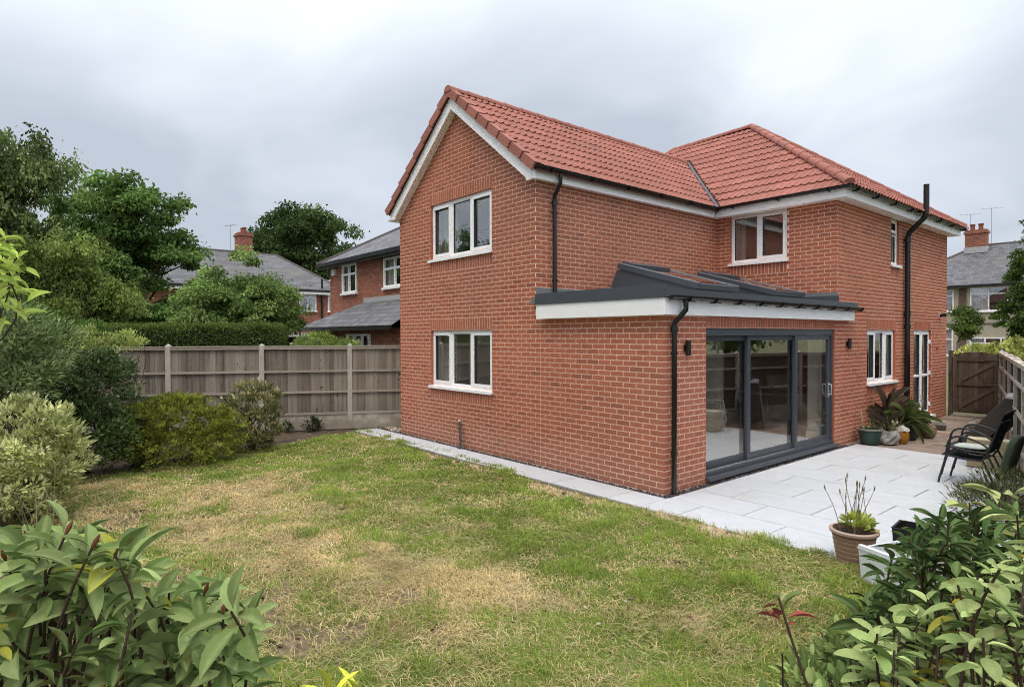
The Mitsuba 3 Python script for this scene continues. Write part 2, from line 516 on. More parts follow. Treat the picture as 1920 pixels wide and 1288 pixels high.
# ------------------------------------------------------------------ windows
def window(F, w, lights, parent=H, name='window', sill=True, top=None, handle=(), back=None, col=WHITE, setb=.05, vents=()):
    u0, u1, z0, z1 = w; k = (parent + '__' if parent else '') + name
    k = key(k); fr = MB(); B = lambda a, b, c, d, w0, w1, mb=fr: F.box(mb, a, b, c, d, w0, w1, col)
    fw = .055; o, i = -setb, -setb - .07
    g = .007
    B(u0 + g, u1 - g, z0, z0 + fw, i, o); B(u0 + g, u1 - g, z1 - fw, z1 - g, i, o)
    B(u0 + g, u0 + fw, z0 + fw, z1 - fw, i, o); B(u1 - fw, u1 - g, z0 + fw, z1 - fw, i, o)
    edges = [u0 + fw * .6]
    tot = sum(l[1] for l in lights); acc = 0
    for l in lights:
        acc += l[1]; edges.append(u0 + fw * .6 + (u1 - u0 - 1.2 * fw) * acc / tot)
    for e in edges[1:-1]:
        B(e - .03, e + .03, z0 + fw, z1 - fw, i, o)
    put('frame', fr, 'satin', k, smooth=False)
    pane_w = -setb - .035
    for j, l in enumerate(lights):
        a = edges[j] + (.022 if j == 0 else .03); b = edges[j + 1] - (.022 if j == len(lights) - 1 else .03)
        c, d = z0 + fw, z1 - fw
        if len(l) > 2:                                   # transom: an opening top light
            t = d - l[2]; B(a, b, t - .03, t + .03, i, o)
            put_light(F, k, a, b, t + .03, d, True, pane_w, o, col); d = t - .03
        put_light(F, k, a, b, c, d, l[0] == 'o', pane_w, o, col)
    if sill:
        sm = MB(); F.box(sm, u0 - .03, u1 + .03, z0 - .038, z0 - .002, -.09, .055, col); F.box(sm, u0 - .03, u1 + .03, z0 - .052, z0 - .038, .035, .055, col)
        put('sill', sm, 'satin', k, smooth=False)
    for u, z in handle:
        hm = MB(); F.box(hm, u - .012, u + .012, z, z + .11, o - .005, o + .03, (.7, .71, .72)); put('handle', hm, 'satin', k, smooth=False)
    for a, b, z in vents:
        vm = MB(); F.box(vm, a, b, z, z + .022, o + .016, o + .03, (.62, .64, .66)); put('vent', vm, 'satin', k, smooth=False)
    return k


def put_light(F, k, a, b, c, d, opener, pw, o, col):
    s = .05 if opener else .016
    sm = MB(); w1 = o + (.014 if opener else -.006); w0 = o - .045
    for q in ((a, b, c, c + s), (a, b, d - s, d), (a, a + s, c + s, d - s), (b - s, b, c + s, d - s)):
        F.box(sm, *q, w0, w1, col)
    gk = .008; dark = (.03, .03, .032)                    # the black gasket round the glass
    for q in ((a + s, b - s, c + s, c + s + gk), (a + s, b - s, d - s - gk, d - s), (a + s, a + s + gk, c + s + gk, d - s - gk), (b - s - gk, b - s, c + s + gk, d - s - gk)):
        F.box(sm, *q, w0 + .004, w1 - .012, dark)
    put('sash' if opener else 'bead', sm, 'satin', k, smooth=False)
    pm = MB(); q = [F.pt(a + s, c + s, pw), F.pt(b - s, c + s, pw), F.pt(b - s, d - s, pw), F.pt(a + s, d - s, pw)]
    pm.flat(q, [[0, 1, 2, 3]]); put('pane', pm, 'glass', k, smooth=False)


window(FA, WA1, [('o', 1), ('f', 1), ('o', 1)], vents=((-5.5, -5.05, 2.075), (-4.15, -3.7, 2.075)))
window(FA, WA2, [('o', 1), ('f', 1), ('o', 1)], vents=((-5.5, -5.05, 4.535), (-4.15, -3.7, 4.535)))
window(FB, WB1, [('o', 1), ('f', 1), ('o', 1)])
window(FB, WB2, [('f', 1, .28)])
window(FD, WD, [('f', 1), ('o', 1)])
kd = window(FB, WBD, [('o', 1), ('o', 1)], name='glazed_door', sill=False)
mb = MB()
for a, b in ((9.5, 10.03), (10.07, 10.59)):
    FB.box(mb, a + .05, b - .05, 1.08, 1.13, -.095, -.036, WHITE)
put('glazing_bar', mb, 'satin', kd, smooth=False)
mb = MB(); FB.box(mb, WBD[0] - .03, WBD[1] + .05, .10, .147, -.1, .10, WHITE); put('threshold', mb, 'satin', kd, smooth=False)
for z in (.35, 1.1, 1.85):
    mb = MB(); FB.box(mb, WBD[1] - .03, WBD[1] - .008, z, z + .1, -.05, -.005, WHITE); put('hinge', mb, 'satin', kd, smooth=False)
# sliding doors: outer frame, three sashes on three tracks
SD = key(H + '__sliding_door'); u0, u1, z0, z1 = WSL; fr = MB()
FB.box(fr, u0 + .004, u1 - .004, z1 - .11, z1 - .004, -.20, -.03, ANTH); FB.box(fr, u0 + .004, u1 - .004, z0 + .03, z0 + .085, -.20, -.02, ANTH)
FB.box(fr, u0 + .004, u0 + .05, z0 + .085, z1 - .11, -.20, -.03, ANTH); FB.box(fr, u1 - .06, u1 - .004, z0 + .085, z1 - .11, -.20, -.03, ANTH)
put('frame', fr, 'satin', SD, smooth=False)
tm = MB(); FB.box(tm, u0 + .06, u1 - .09, z0 + .085, z0 + .097, -.075, -.055, (.7, .71, .72)); put('track', tm, 'metal', SD, smooth=False)
cm = MB(); FB.box(cm, u0 - .02, u1 + .02, z0 + .005, z0 + .027, -.1, .075, ANTH); FB.box(cm, u0 - .02, u1 + .02, z0 - .02, z0 + .005, .063, .075, ANTH); put('sill', cm, 'satin', SD, smooth=False)
for a, b, w in ((u0 + .045, 2.40, -.165), (2.26, 3.88, -.12), (3.74, u1 - .055, -.075)):
    sm = MB(); c, d, s = z0 + .09, z1 - .115, .095
    for q in ((a, b, c, c + s), (a, b, d - .075, d), (a, a + s, c + s, d - .075), (b - s, b, c + s, d - .075)):
        FB.box(sm, *q, w - .022, w + .022, ANTH)
    sk = put('sash', sm, 'satin', SD, smooth=False)
    pm = MB(); pm.flat([FB.pt(a + s, c + s, w), FB.pt(b - s, c + s, w), FB.pt(b - s, d - .075, w), FB.pt(a + s, d - .075, w)], [[0, 1, 2, 3]]); put('pane', pm, 'glass', sk, smooth=False)
hm = MB(); hm.tube([FB.pt(5.05, .98, -.05), FB.pt(5.05, .98, .0), FB.pt(5.05, 1.16, .0), FB.pt(5.05, 1.16, -.05)], .011, (.75, .76, .78), 8); FB.box(hm, 5.03, 5.07, .92, 1.2, -.055, -.045, (.75, .76, .78)); put('handle', hm, 'metal', SD)

# ------------------------------------------------------------------ inside
mb = MB(); mb.box((-6.4, .27, -.05), (-.27, Y1 + .32, .06)); put('tiled_floor', mb, 'floor_mat', H, smooth=False)
mb = MB(); mb.box((-8.74, Y1 + .32, -.05), (-.27, 11.58, .06)); put('wooden_floor', mb, 'boards_mat', H, smooth=False)
mb = MB(); PL = (.56, .54, .49)
for lo, hi in (((-6.53, .27, 2.42), (-D_, Y1 + .1, 2.62)), ((-8.74, Y1 + .26, 2.42), (-.27, 11.58, 2.62)), ((-6.53, .27, 4.56), (-D_ - .26, Y1 + .1, 4.6)), ((-8.74, Y1 + .26, 4.56), (-.27, 11.58, 4.6))):
    mb.box(lo, hi, PL)
put('ceiling', mb, 'matte', H, smooth=False)
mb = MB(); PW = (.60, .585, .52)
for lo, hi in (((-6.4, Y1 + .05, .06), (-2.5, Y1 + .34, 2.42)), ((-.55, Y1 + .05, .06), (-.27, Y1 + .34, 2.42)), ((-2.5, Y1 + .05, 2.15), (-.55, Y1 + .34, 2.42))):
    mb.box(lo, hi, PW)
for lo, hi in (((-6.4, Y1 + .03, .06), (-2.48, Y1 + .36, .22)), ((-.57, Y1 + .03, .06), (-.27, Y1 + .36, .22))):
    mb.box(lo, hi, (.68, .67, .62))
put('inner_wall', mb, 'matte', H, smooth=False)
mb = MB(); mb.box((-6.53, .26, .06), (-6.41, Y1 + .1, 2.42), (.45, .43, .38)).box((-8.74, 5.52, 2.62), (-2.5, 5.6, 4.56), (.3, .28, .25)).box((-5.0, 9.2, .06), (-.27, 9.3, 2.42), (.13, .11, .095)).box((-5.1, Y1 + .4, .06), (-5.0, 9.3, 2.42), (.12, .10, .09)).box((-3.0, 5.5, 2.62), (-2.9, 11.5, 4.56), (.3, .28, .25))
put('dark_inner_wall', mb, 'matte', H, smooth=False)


def curtain(F, u0, u1, z0, z1, w, c, n=40):
    u = np.linspace(u0, u1, n); off = w + .035 * np.sin(np.linspace(0, (u1 - u0) * 62, n))
    v = np.vstack([[F.pt(a, z0, b) for a, b in zip(u, off)], [F.pt(a, z1, b) for a, b in zip(u, off)]])
    i = np.arange(n - 1)
    put('curtain', MB().add(v, np.stack([i, i + 1, i + n + 1, i + n], 1), c), 'velvet', H)


curtain(FA, -5.75, -5.15, 2.75, 4.56, -.34, (.40, .42, .33)); curtain(FA, -5.70, -5.28, .3, 2.3, -.36, (.46, .47, .42))
curtain(FB, 6.65, 6.95, .3, 2.3, -.36, (.3, .31, .28)); curtain(FB, 9.35, 9.6, .1, 2.3, -.34, (.3, .31, .28)); curtain(FD, -2.2, -2.0, 2.75, 4.56, -.36, (.4, .4, .36))


def dining_chair(x, y, rot, c, label, cat, s=1.0):
    k = thing(cat.replace(' ', '_'), label, cat); R = np.array([[math.cos(rot), -math.sin(rot), 0], [math.sin(rot), math.cos(rot), 0], [0, 0, 1.0]])
    Q = lambda p: (R @ (np.array(p, float).T * s)).T + np.array([x, y, .06])
    m = MB(); m.hexa(Q([[a, b, d] for a in (-.23, .23) for b in (-.23, .23) for d in (.42, .47)]), c); put('seat', m, 'satin', k, smooth=False)
    m = MB(); an = np.linspace(-1.1, 1.1, 9)
    path = [(-.20, .24 * math.sin(t) / .9, .62 + .30 * math.cos(t)) for t in an]
    m.tube(Q([(-.2, -.22, .45)] + path + [(-.2, .22, .45)]), .018 * s, c, 8)
    for b in (-.1, 0, .1):
        m.tube(Q([(-.2, b, .46), (-.2, b * 1.1, .9)]), .011 * s, c, 6)
    put('backrest', m, 'satin', k)
    for a in (-.2, .2):
        for b in (-.2, .2):
            m = MB(); m.tube(Q([(a, b, .43), (a * 1.15, b * 1.15, .28), (a * .95, b * .95, .12), (a * 1.25, b * 1.25, 0)]), .016 * s, c, 8); put('leg', m, 'satin', k)
    for b in (-.22, .22):
        m = MB(); m.tube(Q([(-.2, b, .66), (0, b * 1.1, .68), (.17, b * 1.1, .66), (.2, b, .46)]), .014 * s, c, 8); put('arm', m, 'satin', k)


dining_chair(-2.05, 4.45, .4, (.66, .65, .60), 'ornate white garden chair with curled legs behind the left sliding door pane', 'chair')
k = thing('dining_table', 'pale round pedestal table inside the room behind the middle glass door', 'table')
put('table_top', MB().lathe((-2.0, 6.55, .06), [(0, .72), (.55, .72), (.55, .75), (0, .75)], (.20, .17, .14)), 'satin', k); put('pedestal', MB().lathe((-2.0, 6.55, .06), [(.28, 0), (.28, .04), (.09, .1), (.08, .6), (.2, .72)], (.20, .17, .14)), 'satin', k)
k = thing('armchair', 'cream wing armchair seen through the middle glass door', 'armchair'); AC = (.42, .38, .31); A0 = np.array([-1.75, 7.4, .06])
m = MB(); m.box(A0 + (-.35, -.35, .12), A0 + (.35, .35, .45), AC); put('seat', m, 'velvet', k, smooth=False)
m = MB(); m.obox(A0 + (-.38, -.35, .3), (.14, 0, 0), (0, .7, 0), (-.14, 0, .75), AC); put('backrest', m, 'velvet', k, smooth=False)
for b in (-.42, .32):
    m = MB(); m.box(A0 + (-.35, b, .1), A0 + (.32, b + .1, .62), AC); put('arm', m, 'velvet', k, smooth=False)

# ------------------------------------------------------------------ roofs
RZ, EZ, EY, EX = 6.60, 4.72, 4.93, .38                   # gable ridge, eaves level, rear eave, side eave
HA, HB = np.array([-3.40, 8.45, 7.46]), np.array([-5.75, 8.45, 7.40])   # ends of the main ridge
S2 = (HA[2] - EZ) / (HA[1] - EY)
YV = EY + (RZ - EZ) / S2                                # the gable ridge runs into the main slope here
XE_R, XE_L = XG + (RZ - EZ) / GS, XG - (RZ - EZ) / GS
VL = -.21                                               # verge
c_under = (.10, .05, .04)
mb = MB(); q = .03
mb.hexa([[XG, VL + .04, RZ - .08], [XG, VL + .04, RZ - .02], [XG, YV + .1, RZ - .08], [XG, YV + .1, RZ - .02], [XE_R, VL + .04, EZ - .08], [XE_R, VL + .04, EZ - .02], [XE_R, 5.4, EZ - .08], [XE_R, 5.4, EZ - .02]], c_under)
mb.hexa([[XE_L, VL + .04, EZ - .08], [XE_L, VL + .04, EZ - .02], [XE_L, 5.4, EZ - .08], [XE_L, 5.4, EZ - .02], [XG, VL + .04, RZ - .08], [XG, VL + .04, RZ - .02], [XG, YV + .1, RZ - .08], [XG, YV + .1, RZ - .02]], c_under)
kG = put('gable_roof', mb, 'matte', H, smooth=False)
mb = MB(); yb = 12.1; c1, c2, c3, c4 = (EX, EY, EZ - .03), (EX, yb, EZ - .03), (-9.3, yb, EZ - .03), (-9.3, EY, EZ - .03)
h1, h2 = tuple(HA - (0, 0, .04)), tuple(HB - (0, 0, .04))
mb.flat([c1, c2, c3, c4, h1, h2], [[3, 0, 4, 5], [1, 2, 5, 4]], c_under); mb.flat([c1, c2, c3, c4, h1, h2], [[0, 1, 4], [2, 3, 5], ], c_under)
kM = put('main_roof', mb, 'matte', H, smooth=False)
NS = 15; sx = np.linspace(0, 1, NS)
PROF = sum(.030 * np.exp(-((sx - c_) / .062) ** 2) for c_ in (-.10, .40, .90)) - .004 * np.sin(np.clip((sx % .5) / .32, 0, 1) * np.pi)


def lay_tiles(holder, O, U, V, length, rows, keep, top, tw=.30, gauge=.345):
    """Single-roll tiles in courses from the eave up; keep(points) -> True where the slope has roof."""
    O, U, V = np.asarray(O, float), unit(U), unit(V); N = np.cross(U, V)
    if N[2] < 0:
        N = -N
    for r in range(rows):
        n = int(length / tw)
        for i in range(n):
            j = rng.normal(0, .0025, 2); lo = r * gauge - .03 + j[0]
            if lo > top - .08:
                continue
            hi = min(lo + gauge + .07, top)
            s = (i + sx * 1.02) * tw
            front = np.array([O + U * a + V * lo + N * (b + .024 + j[1]) for a, b in zip(s, PROF)])
            back = np.array([O + U * a + V * hi + N * (b * .78 - .003) for a, b in zip(s, PROF)])
            lip = front - N * (.020 - .008 * np.clip(PROF / .03, 0, 1))[:, None] + V * .004
            cen = (front.mean(0) + back.mean(0)) / 2
            P_ = np.vstack([front, back, lip])
            a = np.arange(NS - 1)
            f1 = np.stack([a, a + 1, a + NS + 1, a + NS], 1); f2 = np.stack([a + 2 * NS, a + 2 * NS + 1, a + 1, a], 1)
            tri = np.vstack([f1[:, [0, 1, 2]], f1[:, [0, 2, 3]], f2[:, [0, 1, 2]], f2[:, [0, 2, 3]]])
            if np.dot(np.cross(U, V), N) < 0:
                tri = tri[:, ::-1]
            ok = keep(P_)
            if not ok.any():
                continue
            if not ok.all():                             # a tile cut at a hip or valley: finer along its length
                m_ = 8; P_ = np.vstack([front + (back - front) * t for t in np.linspace(0, 1, m_)] + [lip])
                f1 = np.vstack([np.stack([a + q * NS, a + 1 + q * NS, a + 1 + (q + 1) * NS, a + (q + 1) * NS], 1) for q in range(m_ - 1)]); f2 = np.stack([a + m_ * NS, a + m_ * NS + 1, a + 1, a], 1)
                tri = np.vstack([f1[:, [0, 1, 2]], f1[:, [0, 2, 3]], f2[:, [0, 1, 2]], f2[:, [0, 2, 3]]])
                if np.dot(np.cross(U, V), N) < 0:
                    tri = tri[:, ::-1]
                tri = tri[keep(P_)[tri].all(1)]
                if not len(tri):
                    continue
            uv = np.tile(np.clip([rng.normal(.5, .22), rng.random()], 0, 1), (len(P_), 1))
            piece('roof_tile', holder, (P_[tri.ravel()], np.arange(tri.size).reshape(-1, 3), uv[:1].repeat(tri.size, 0)), np.array([front[0], front[-1], back[-1], back[0]]), 'tile_mat')


ls = math.hypot(RZ - EZ, XE_R - XG)
rows = int(ls / .345) + 1


def keep_gable(sign):
    def k(p):
        x, y, z = p.T
        side = (x - XG) * sign
        lim = EY + (RZ - GS * np.abs(x - XG) - EZ) / S2       # the valley
        return (side > .02) & (y < lim - .05)
    return k


lay_tiles(kG, (XE_R, VL + .02, EZ), (0, 1, 0), (XG - XE_R, 0, RZ - EZ), 7.9, rows, keep_gable(1), ls - .02)
lay_tiles(kG, (XE_L, VL + .02, EZ), (0, 1, 0), (XG - XE_L, 0, RZ - EZ), 7.9, rows, keep_gable(-1), ls - .02)


def keep_rear(p):
    x, y, z = p.T
    t = (y - EY) / (HA[1] - EY)
    return (x < EX + (HA[0] - EX) * t - .03) & (x > -9.3 + (HB[0] + 9.3) * t + .03) & (t < .995) & (np.abs(x - XG) > (RZ - EZ) / GS * np.clip(1 - (y - EY) / (YV - EY), 0, 1) + np.where(y < YV + .05, .06, -1))


def keep_side(p):
    x, y, z = p.T
    t = (EX - x) / (EX - HA[0])
    return (y > EY + (HA[1] - EY) * t + .03) & (y < 12.1 + (HA[1] - 12.1) * t - .03)


lm = math.hypot(HA[1] - EY, HA[2] - EZ)
lay_tiles(kM, (-9.3, EY, EZ), (1, 0, 0), (0, HA[1] - EY, HA[2] - EZ), 9.8, int(lm / .345) + 1, keep_rear, lm - .02)
lx = math.hypot(EX - HA[0], HA[2] - EZ)
lay_tiles(kM, (EX, EY, EZ), (0, 1, 0), (HA[0] - EX, 0, HA[2] - EZ), 7.2, int(lx / .345) + 1, keep_side, lx - .02)


def ridge(holder, a, b, r=.102, step=.44, name='ridge_tile', lift=.0, cap=True):
    r = .09 if name == 'hip_tile' else r
    a, b = np.asarray(a, float), np.asarray(b, float); d = unit(b - a); L = np.linalg.norm(b - a); n = max(1, round(L / step)); s = L / n
    sd = unit(np.cross(d, Z)); up = np.cross(sd, d); an = np.linspace(-.12, np.pi + .12, 11)
    for i in range(n):
        mb = MB(); V = []
        for t, rr in ((i * s - .012, r + .008), ((i + 1) * s + .012, r - .004)):
            for q in (rr, rr - .016):
                V.append(a + d * t + np.cos(an)[:, None] * sd * q + np.sin(an)[:, None] * up * q * .9 + up * lift)
        m = len(an); j = np.arange(m - 1); uv = np.clip([rng.normal(.5, .2), rng.random()], 0, 1)
        V0, V1, V2, V3 = V
        mb.add(np.vstack([V0, V2]), np.stack([j, j + 1, j + m + 1, j + m], 1), uv=uv)
        mb.add(np.vstack([V1, V0]), np.stack([j, j + 1, j + m + 1, j + m], 1), uv=uv).add(np.vstack([V2, V3]), np.stack([j, j + 1, j + m + 1, j + m], 1), uv=uv)
        if i == 0 and cap:
            mb.add(np.vstack([V0, a + d * -.012 - up * .02]), np.stack([j, j + 1, j * 0 + m], 1), uv=uv)
        put(name, mb, 'tile_mat', holder)


ridge(kG, (XG, VL - .02, RZ - .03), (XG, YV - .1, RZ - .03))
ridge(kM, HA + (0, 0, .0), HB + (0, 0, .0)); ridge(kM, (EX - .06, EY + .05, EZ + .05), HA + (0, 0, .02), name='hip_tile')
ridge(kM, HB + (0, 0, .02), (-9.2, EY + .05, EZ + .04), name='hip_tile'); ridge(kM, (EX - .06, 12.0, EZ + .05), HA + (0, 0, .02), name='hip_tile')
# verge caps
for sg, XE in ((1, XE_R), (-1, XE_L)):
    d = unit((XG - XE, 0, RZ - EZ)); nrm = unit((sg * (RZ - EZ), 0, abs(XG - XE))); n = rows - 1; st = ls / n
    for i in range(n):
        mb = MB(); uv = np.clip([rng.normal(.35, .4), rng.random()], 0, 1)
        o = np.array([XE, VL, EZ]) + d * (i * st - .03)
        t = .012 * (1)
        lo_, hi_ = nrm * .056, nrm * .040
        A, B = o + d * .010, o + d * (st - .002)
        for y0, y1, dn in ((-.022, .0, .145), (-.022, .12, .018)):
            V = [p + np.array([0, y + (fl if y < 0 else 0), 0]) + (h - nrm * (dn if e == 0 else 0)) for p, h, fl in ((A, lo_, -.016), (B, hi_, .004)) for y in (y0, y1) for e in (0, 1)]
            mb.hexa(V, uv=uv)
        put('verge_tile', mb, 'tile_mat', kG, smooth=False)
# bargeboards, boxed ends, soffits, fascias
sl = unit((XE_R - XG, EZ - RZ))
pt = lambda x, dz: (x, RZ - .10 - GS * abs(x - XG) - dz)
for sg in (1, -1):
    X = lambda a: XG + sg * a
    hw, he = D_ and (-D_ - XG), XE_R - XG - .05
    top = [pt(X(0), 0), pt(X(he), 0)]
    pol = Polygon([pt(X(0), 0), pt(X(he), 0), (X(he), ZF - .01), (X(hw - .05), ZF - .01), (X(hw - .05), pt(X(hw - .05), .25)[1]), pt(X(0), .25)])
    mb = MB(); FA.poly(mb, pol, .14, .165, WHITE)
    k = put('bargeboard', mb, 'satin', H, smooth=False)
    mb = MB(); d = .22
    a0, a1 = np.array(pt(X(0), d)), np.array(pt(X(hw), d))
    mb.flat([[a0[0], -.14, a0[1]], [a0[0], .0, a0[1]], [a1[0], .0, a1[1]], [a1[0], -.14, a1[1]]], [[0, 1, 2, 3]], WHITE)
    put('soffit', mb, 'satin', H, smooth=False)
mb = MB(); fx = XE_R - .07
mb.box((fx - .02, -.14, ZF), (fx, 4.98, EZ + .03), WHITE); mb.box((fx, 5.0, ZF), (EX - .13, 5.02, EZ + .03), WHITE); mb.box((EX - .15, 5.02, ZF), (EX - .13, 12.0, EZ + .03), WHITE)
put('fascia', mb, 'satin', H, smooth=False)
mb = MB(); mb.box((-D_, -.14, ZF + .012), (fx - .02, Y1, ZF + .028), WHITE); mb.box((fx - .02, 5.02, ZF + .012), (EX - .15, Y1, ZF + .028), WHITE); mb.box((.0, Y1, ZF + .012), (EX - .15, 12.0, ZF + .028), WHITE)
put('soffit', mb, 'satin', H, smooth=False)
mb = MB(); mb.box((-W_ - .3, -.14, ZF), (-W_, 5.2, ZF + .028), WHITE); put('soffit', mb, 'satin', H, smooth=False)


def gutter(pts, r=.056, name='gutter', brackets=True, step=.95):
    pts = [np.array(p, float) for p in pts]; mb = MB(); an = np.linspace(np.pi, 2 * np.pi, 9); n = len(an); rings = []
    for i, p in enumerate(pts):
        d0 = unit(p - pts[i - 1]) if i else unit(pts[1] - p); d1 = unit(pts[i + 1] - p) if i < len(pts) - 1 else d0
        t = unit(d0 + d1); s = np.cross(t, Z); s = unit(s) / max(.5, np.dot(unit(s), unit(np.cross(d0, Z))))
        for q in (r, r - .005):
            rings.append(p + np.cos(an)[:, None] * s * q + np.sin(an)[:, None] * Z * q)
    j = np.arange(n - 1)
    for i in range(len(pts) - 1):
        for q in (0, 1):
            a, b = rings[2 * i + q], rings[2 * i + 2 + q]; f = np.stack([j, j + 1, j + n + 1, j + n], 1)
            mb.add(np.vstack([a, b]), f if q else f[:, ::-1], BLACK)
        for e in (0, n - 1):
            a = np.array([rings[2 * i][e], rings[2 * i + 1][e], rings[2 * i + 3][e], rings[2 * i + 2][e]]); mb.flat(a, [[0, 1, 2, 3]], BLACK)
    for i in (0, len(pts) - 1):
        mb.flat(np.vstack([rings[2 * i], pts[i]]), [[n, a, a + 1] for a in range(n - 1)], BLACK)
    k = put(name, mb, 'gloss', H)
    if brackets:
        for i in range(len(pts) - 1):
            d = pts[i + 1] - pts[i]; L = np.linalg.norm(d); d /= L; s = np.cross(d, Z)
            for t in np.arange(.35, L, step):
                b = MB(); c = pts[i] + d * t; arc = [c + math.cos(x) * s * (r + .006) + math.sin(x) * Z * (r + .006) for x in np.linspace(np.pi, 2 * np.pi, 8)]
                for p0, p1 in zip(arc[:-1], arc[1:]):
                    b.bar(p0, p1, .03, .006, BLACK, up=d)
                b.bar(c - s * .0 - Z * r, c - s * .11 - Z * (r + .02), .025, .012, BLACK)
                b.bar(c + s * .0 - Z * r, c + s * .11 - Z * (r + .02), .025, .012, BLACK)
                put('bracket', b, 'gloss', k, smooth=False)
    return k


gx = fx + .062
gutter([(gx, VL, EZ + .012), (gx, 4.938, EZ + .012), (EX - .068, 4.938, EZ + .012), (EX - .068, 12.15, EZ + .012)])
# valley lead
mb = MB(); v0, v1 = np.array([XG, YV, RZ]), np.array([XE_R, EY, EZ]); dv = unit(v1 - v0)
o1, o2 = np.array([.10, -.02, -GS * .10 + .0]), np.array([.02, .10, S2 * .10])
vl = Z * .03
mb.flat([v0 + vl, v1 + vl, v1 + vl + (.045, 0, .0), v0 + vl + (.045, 0, .0)], [[0, 1, 2, 3]], (.05, .05, .055))
mb.flat([v0 + vl, v1 + vl, v1 + vl + (0, -.045, .0), v0 + vl + (0, -.045, .0)], [[0, 1, 2, 3]], (.05, .05, .055))
put('valley', mb, 'satin', H, smooth=False)


def pipe(name, pts, r, collars=(), clips=(), c=BLACK, n=12, shoe=None):
    mb = MB(); mb.tube(pts, r, c, n)
    k = put(name, mb, 'gloss', H)
    for z, x, y in collars:
        m = MB(); m.tube([(x, y, z), (x, y, z + .09)], r + .012, c, n); put('collar', m, 'gloss', k)
    for z, x, y, dx, dy in clips:
        m = MB(); m.tube([(x, y, z), (x, y, z + .035)], r + .008, c, n); m.bar((x - dx, y - dy, z + .017), (x + dx, y + dy, z + .017), .03, .03, c); put('clip', m, 'gloss', k)


xc = -D_ + .065
pipe('downpipe', [(gx, .36, EZ - .05), (gx, .36, EZ - .2), (xc, .36, EZ - .38), (xc, .36, EZ - .45), (xc, .36, 2.69)], .034, collars=((4.18, xc, .36), (2.68, xc, .36)), clips=((4.05, xc, .36, 0, .06), (2.95, xc, .36, 0, .06)))
pipe('downpipe', [(.20, .19, 2.52), (.20, .19, 2.40), (.065, .13, 2.22), (.065, .13, 2.15), (.065, .13, .0)], .034, collars=((2.10, .065, .13),), clips=((1.82, .065, .13, 0, .055), (.52, .065, .13, 0, .055)))
pipe('soil_pipe', [(.085, 8.73, .0), (.085, 8.73, 4.2), (.11, 8.73, 4.3), (.40, 8.73, 4.60), (.43, 8.73, 4.7), (.43, 8.73, 5.30)], .056, collars=((2.50, .085, 8.73), (2.2, .085, 8.73), (4.1, .085, 8.73)), clips=((2.46, .085, 8.73, 0, .1), (1.5, .085, 8.73, 0, .09), (4.0, .085, 8.73, 0, .09)))
# flat roof over the extension
SKY = ((1.30, 2.42), (3.60, 4.72))
deck = Polygon([(-D_, -.12), (.12, -.12), (.12, 5.78), (.008, 5.78), (.008, Y1), (-D_, Y1)])
for a, b in SKY:
    deck = deck.difference(sbox(-1.7, a + .1, -.5, b - .1))
m = trimesh.creation.extrude_polygon(deck, .08, engine='earcut'); mb = MB(); v = np.array(m.vertices); v[:, 2] += 2.57; mb.flat(v, np.array(m.faces), LEAD)
kF = put('flat_roof', mb, 'satin', H, smooth=False)
mb = MB(); mb.box((-2.30, -.17, 2.55), (.12, -.125, 2.72), ANTH); mb.box((-2.30, -.125, 2.66), (.0, -.07, 2.72), ANTH)
mb.box((.125, -.17, 2.555), (.17, 5.78, 2.665), ANTH); mb.box((.10, 5.78, 2.56), (.17, 5.80, 2.66), ANTH); put('edge_trim', mb, 'satin', kF, smooth=False)
mb = MB(); mb.box((-2.29, -.15, 2.33), (.10, -.128, 2.549), WHITE); mb.box((.10, -.15, 2.335), (.122, 5.76, 2.549), WHITE); put('fascia', mb, 'satin', kF, smooth=False)
mb = MB(); mb.box((-2.29, -.128, 2.335), (.10, -.006, 2.35), WHITE); mb.box((.007, -.128, 2.34), (.10, 5.76, 2.352), WHITE); put('soffit', mb, 'satin', kF, smooth=False)
mb = MB(); mb.box((-D_ + .007, .02, 2.64), (-D_ + .03, Y1 - .02, 2.84), LEAD); mb.box((-D_ + .03, Y1 - .03, 2.64), (.03, Y1 - .007, 2.86), LEAD); mb.box((-1.5, Y1 - .045, 2.64), (.05, Y1 - .03, 2.79), ANTH)
mb.box((-2.38, -.03, 2.64), (-D_ + .03, -.007, 2.83), LEAD); put('flashing', mb, 'satin', kF, smooth=False)
gutter([(.185, -.10, 2.575), (.185, 5.86, 2.575)], .058, step=.62)
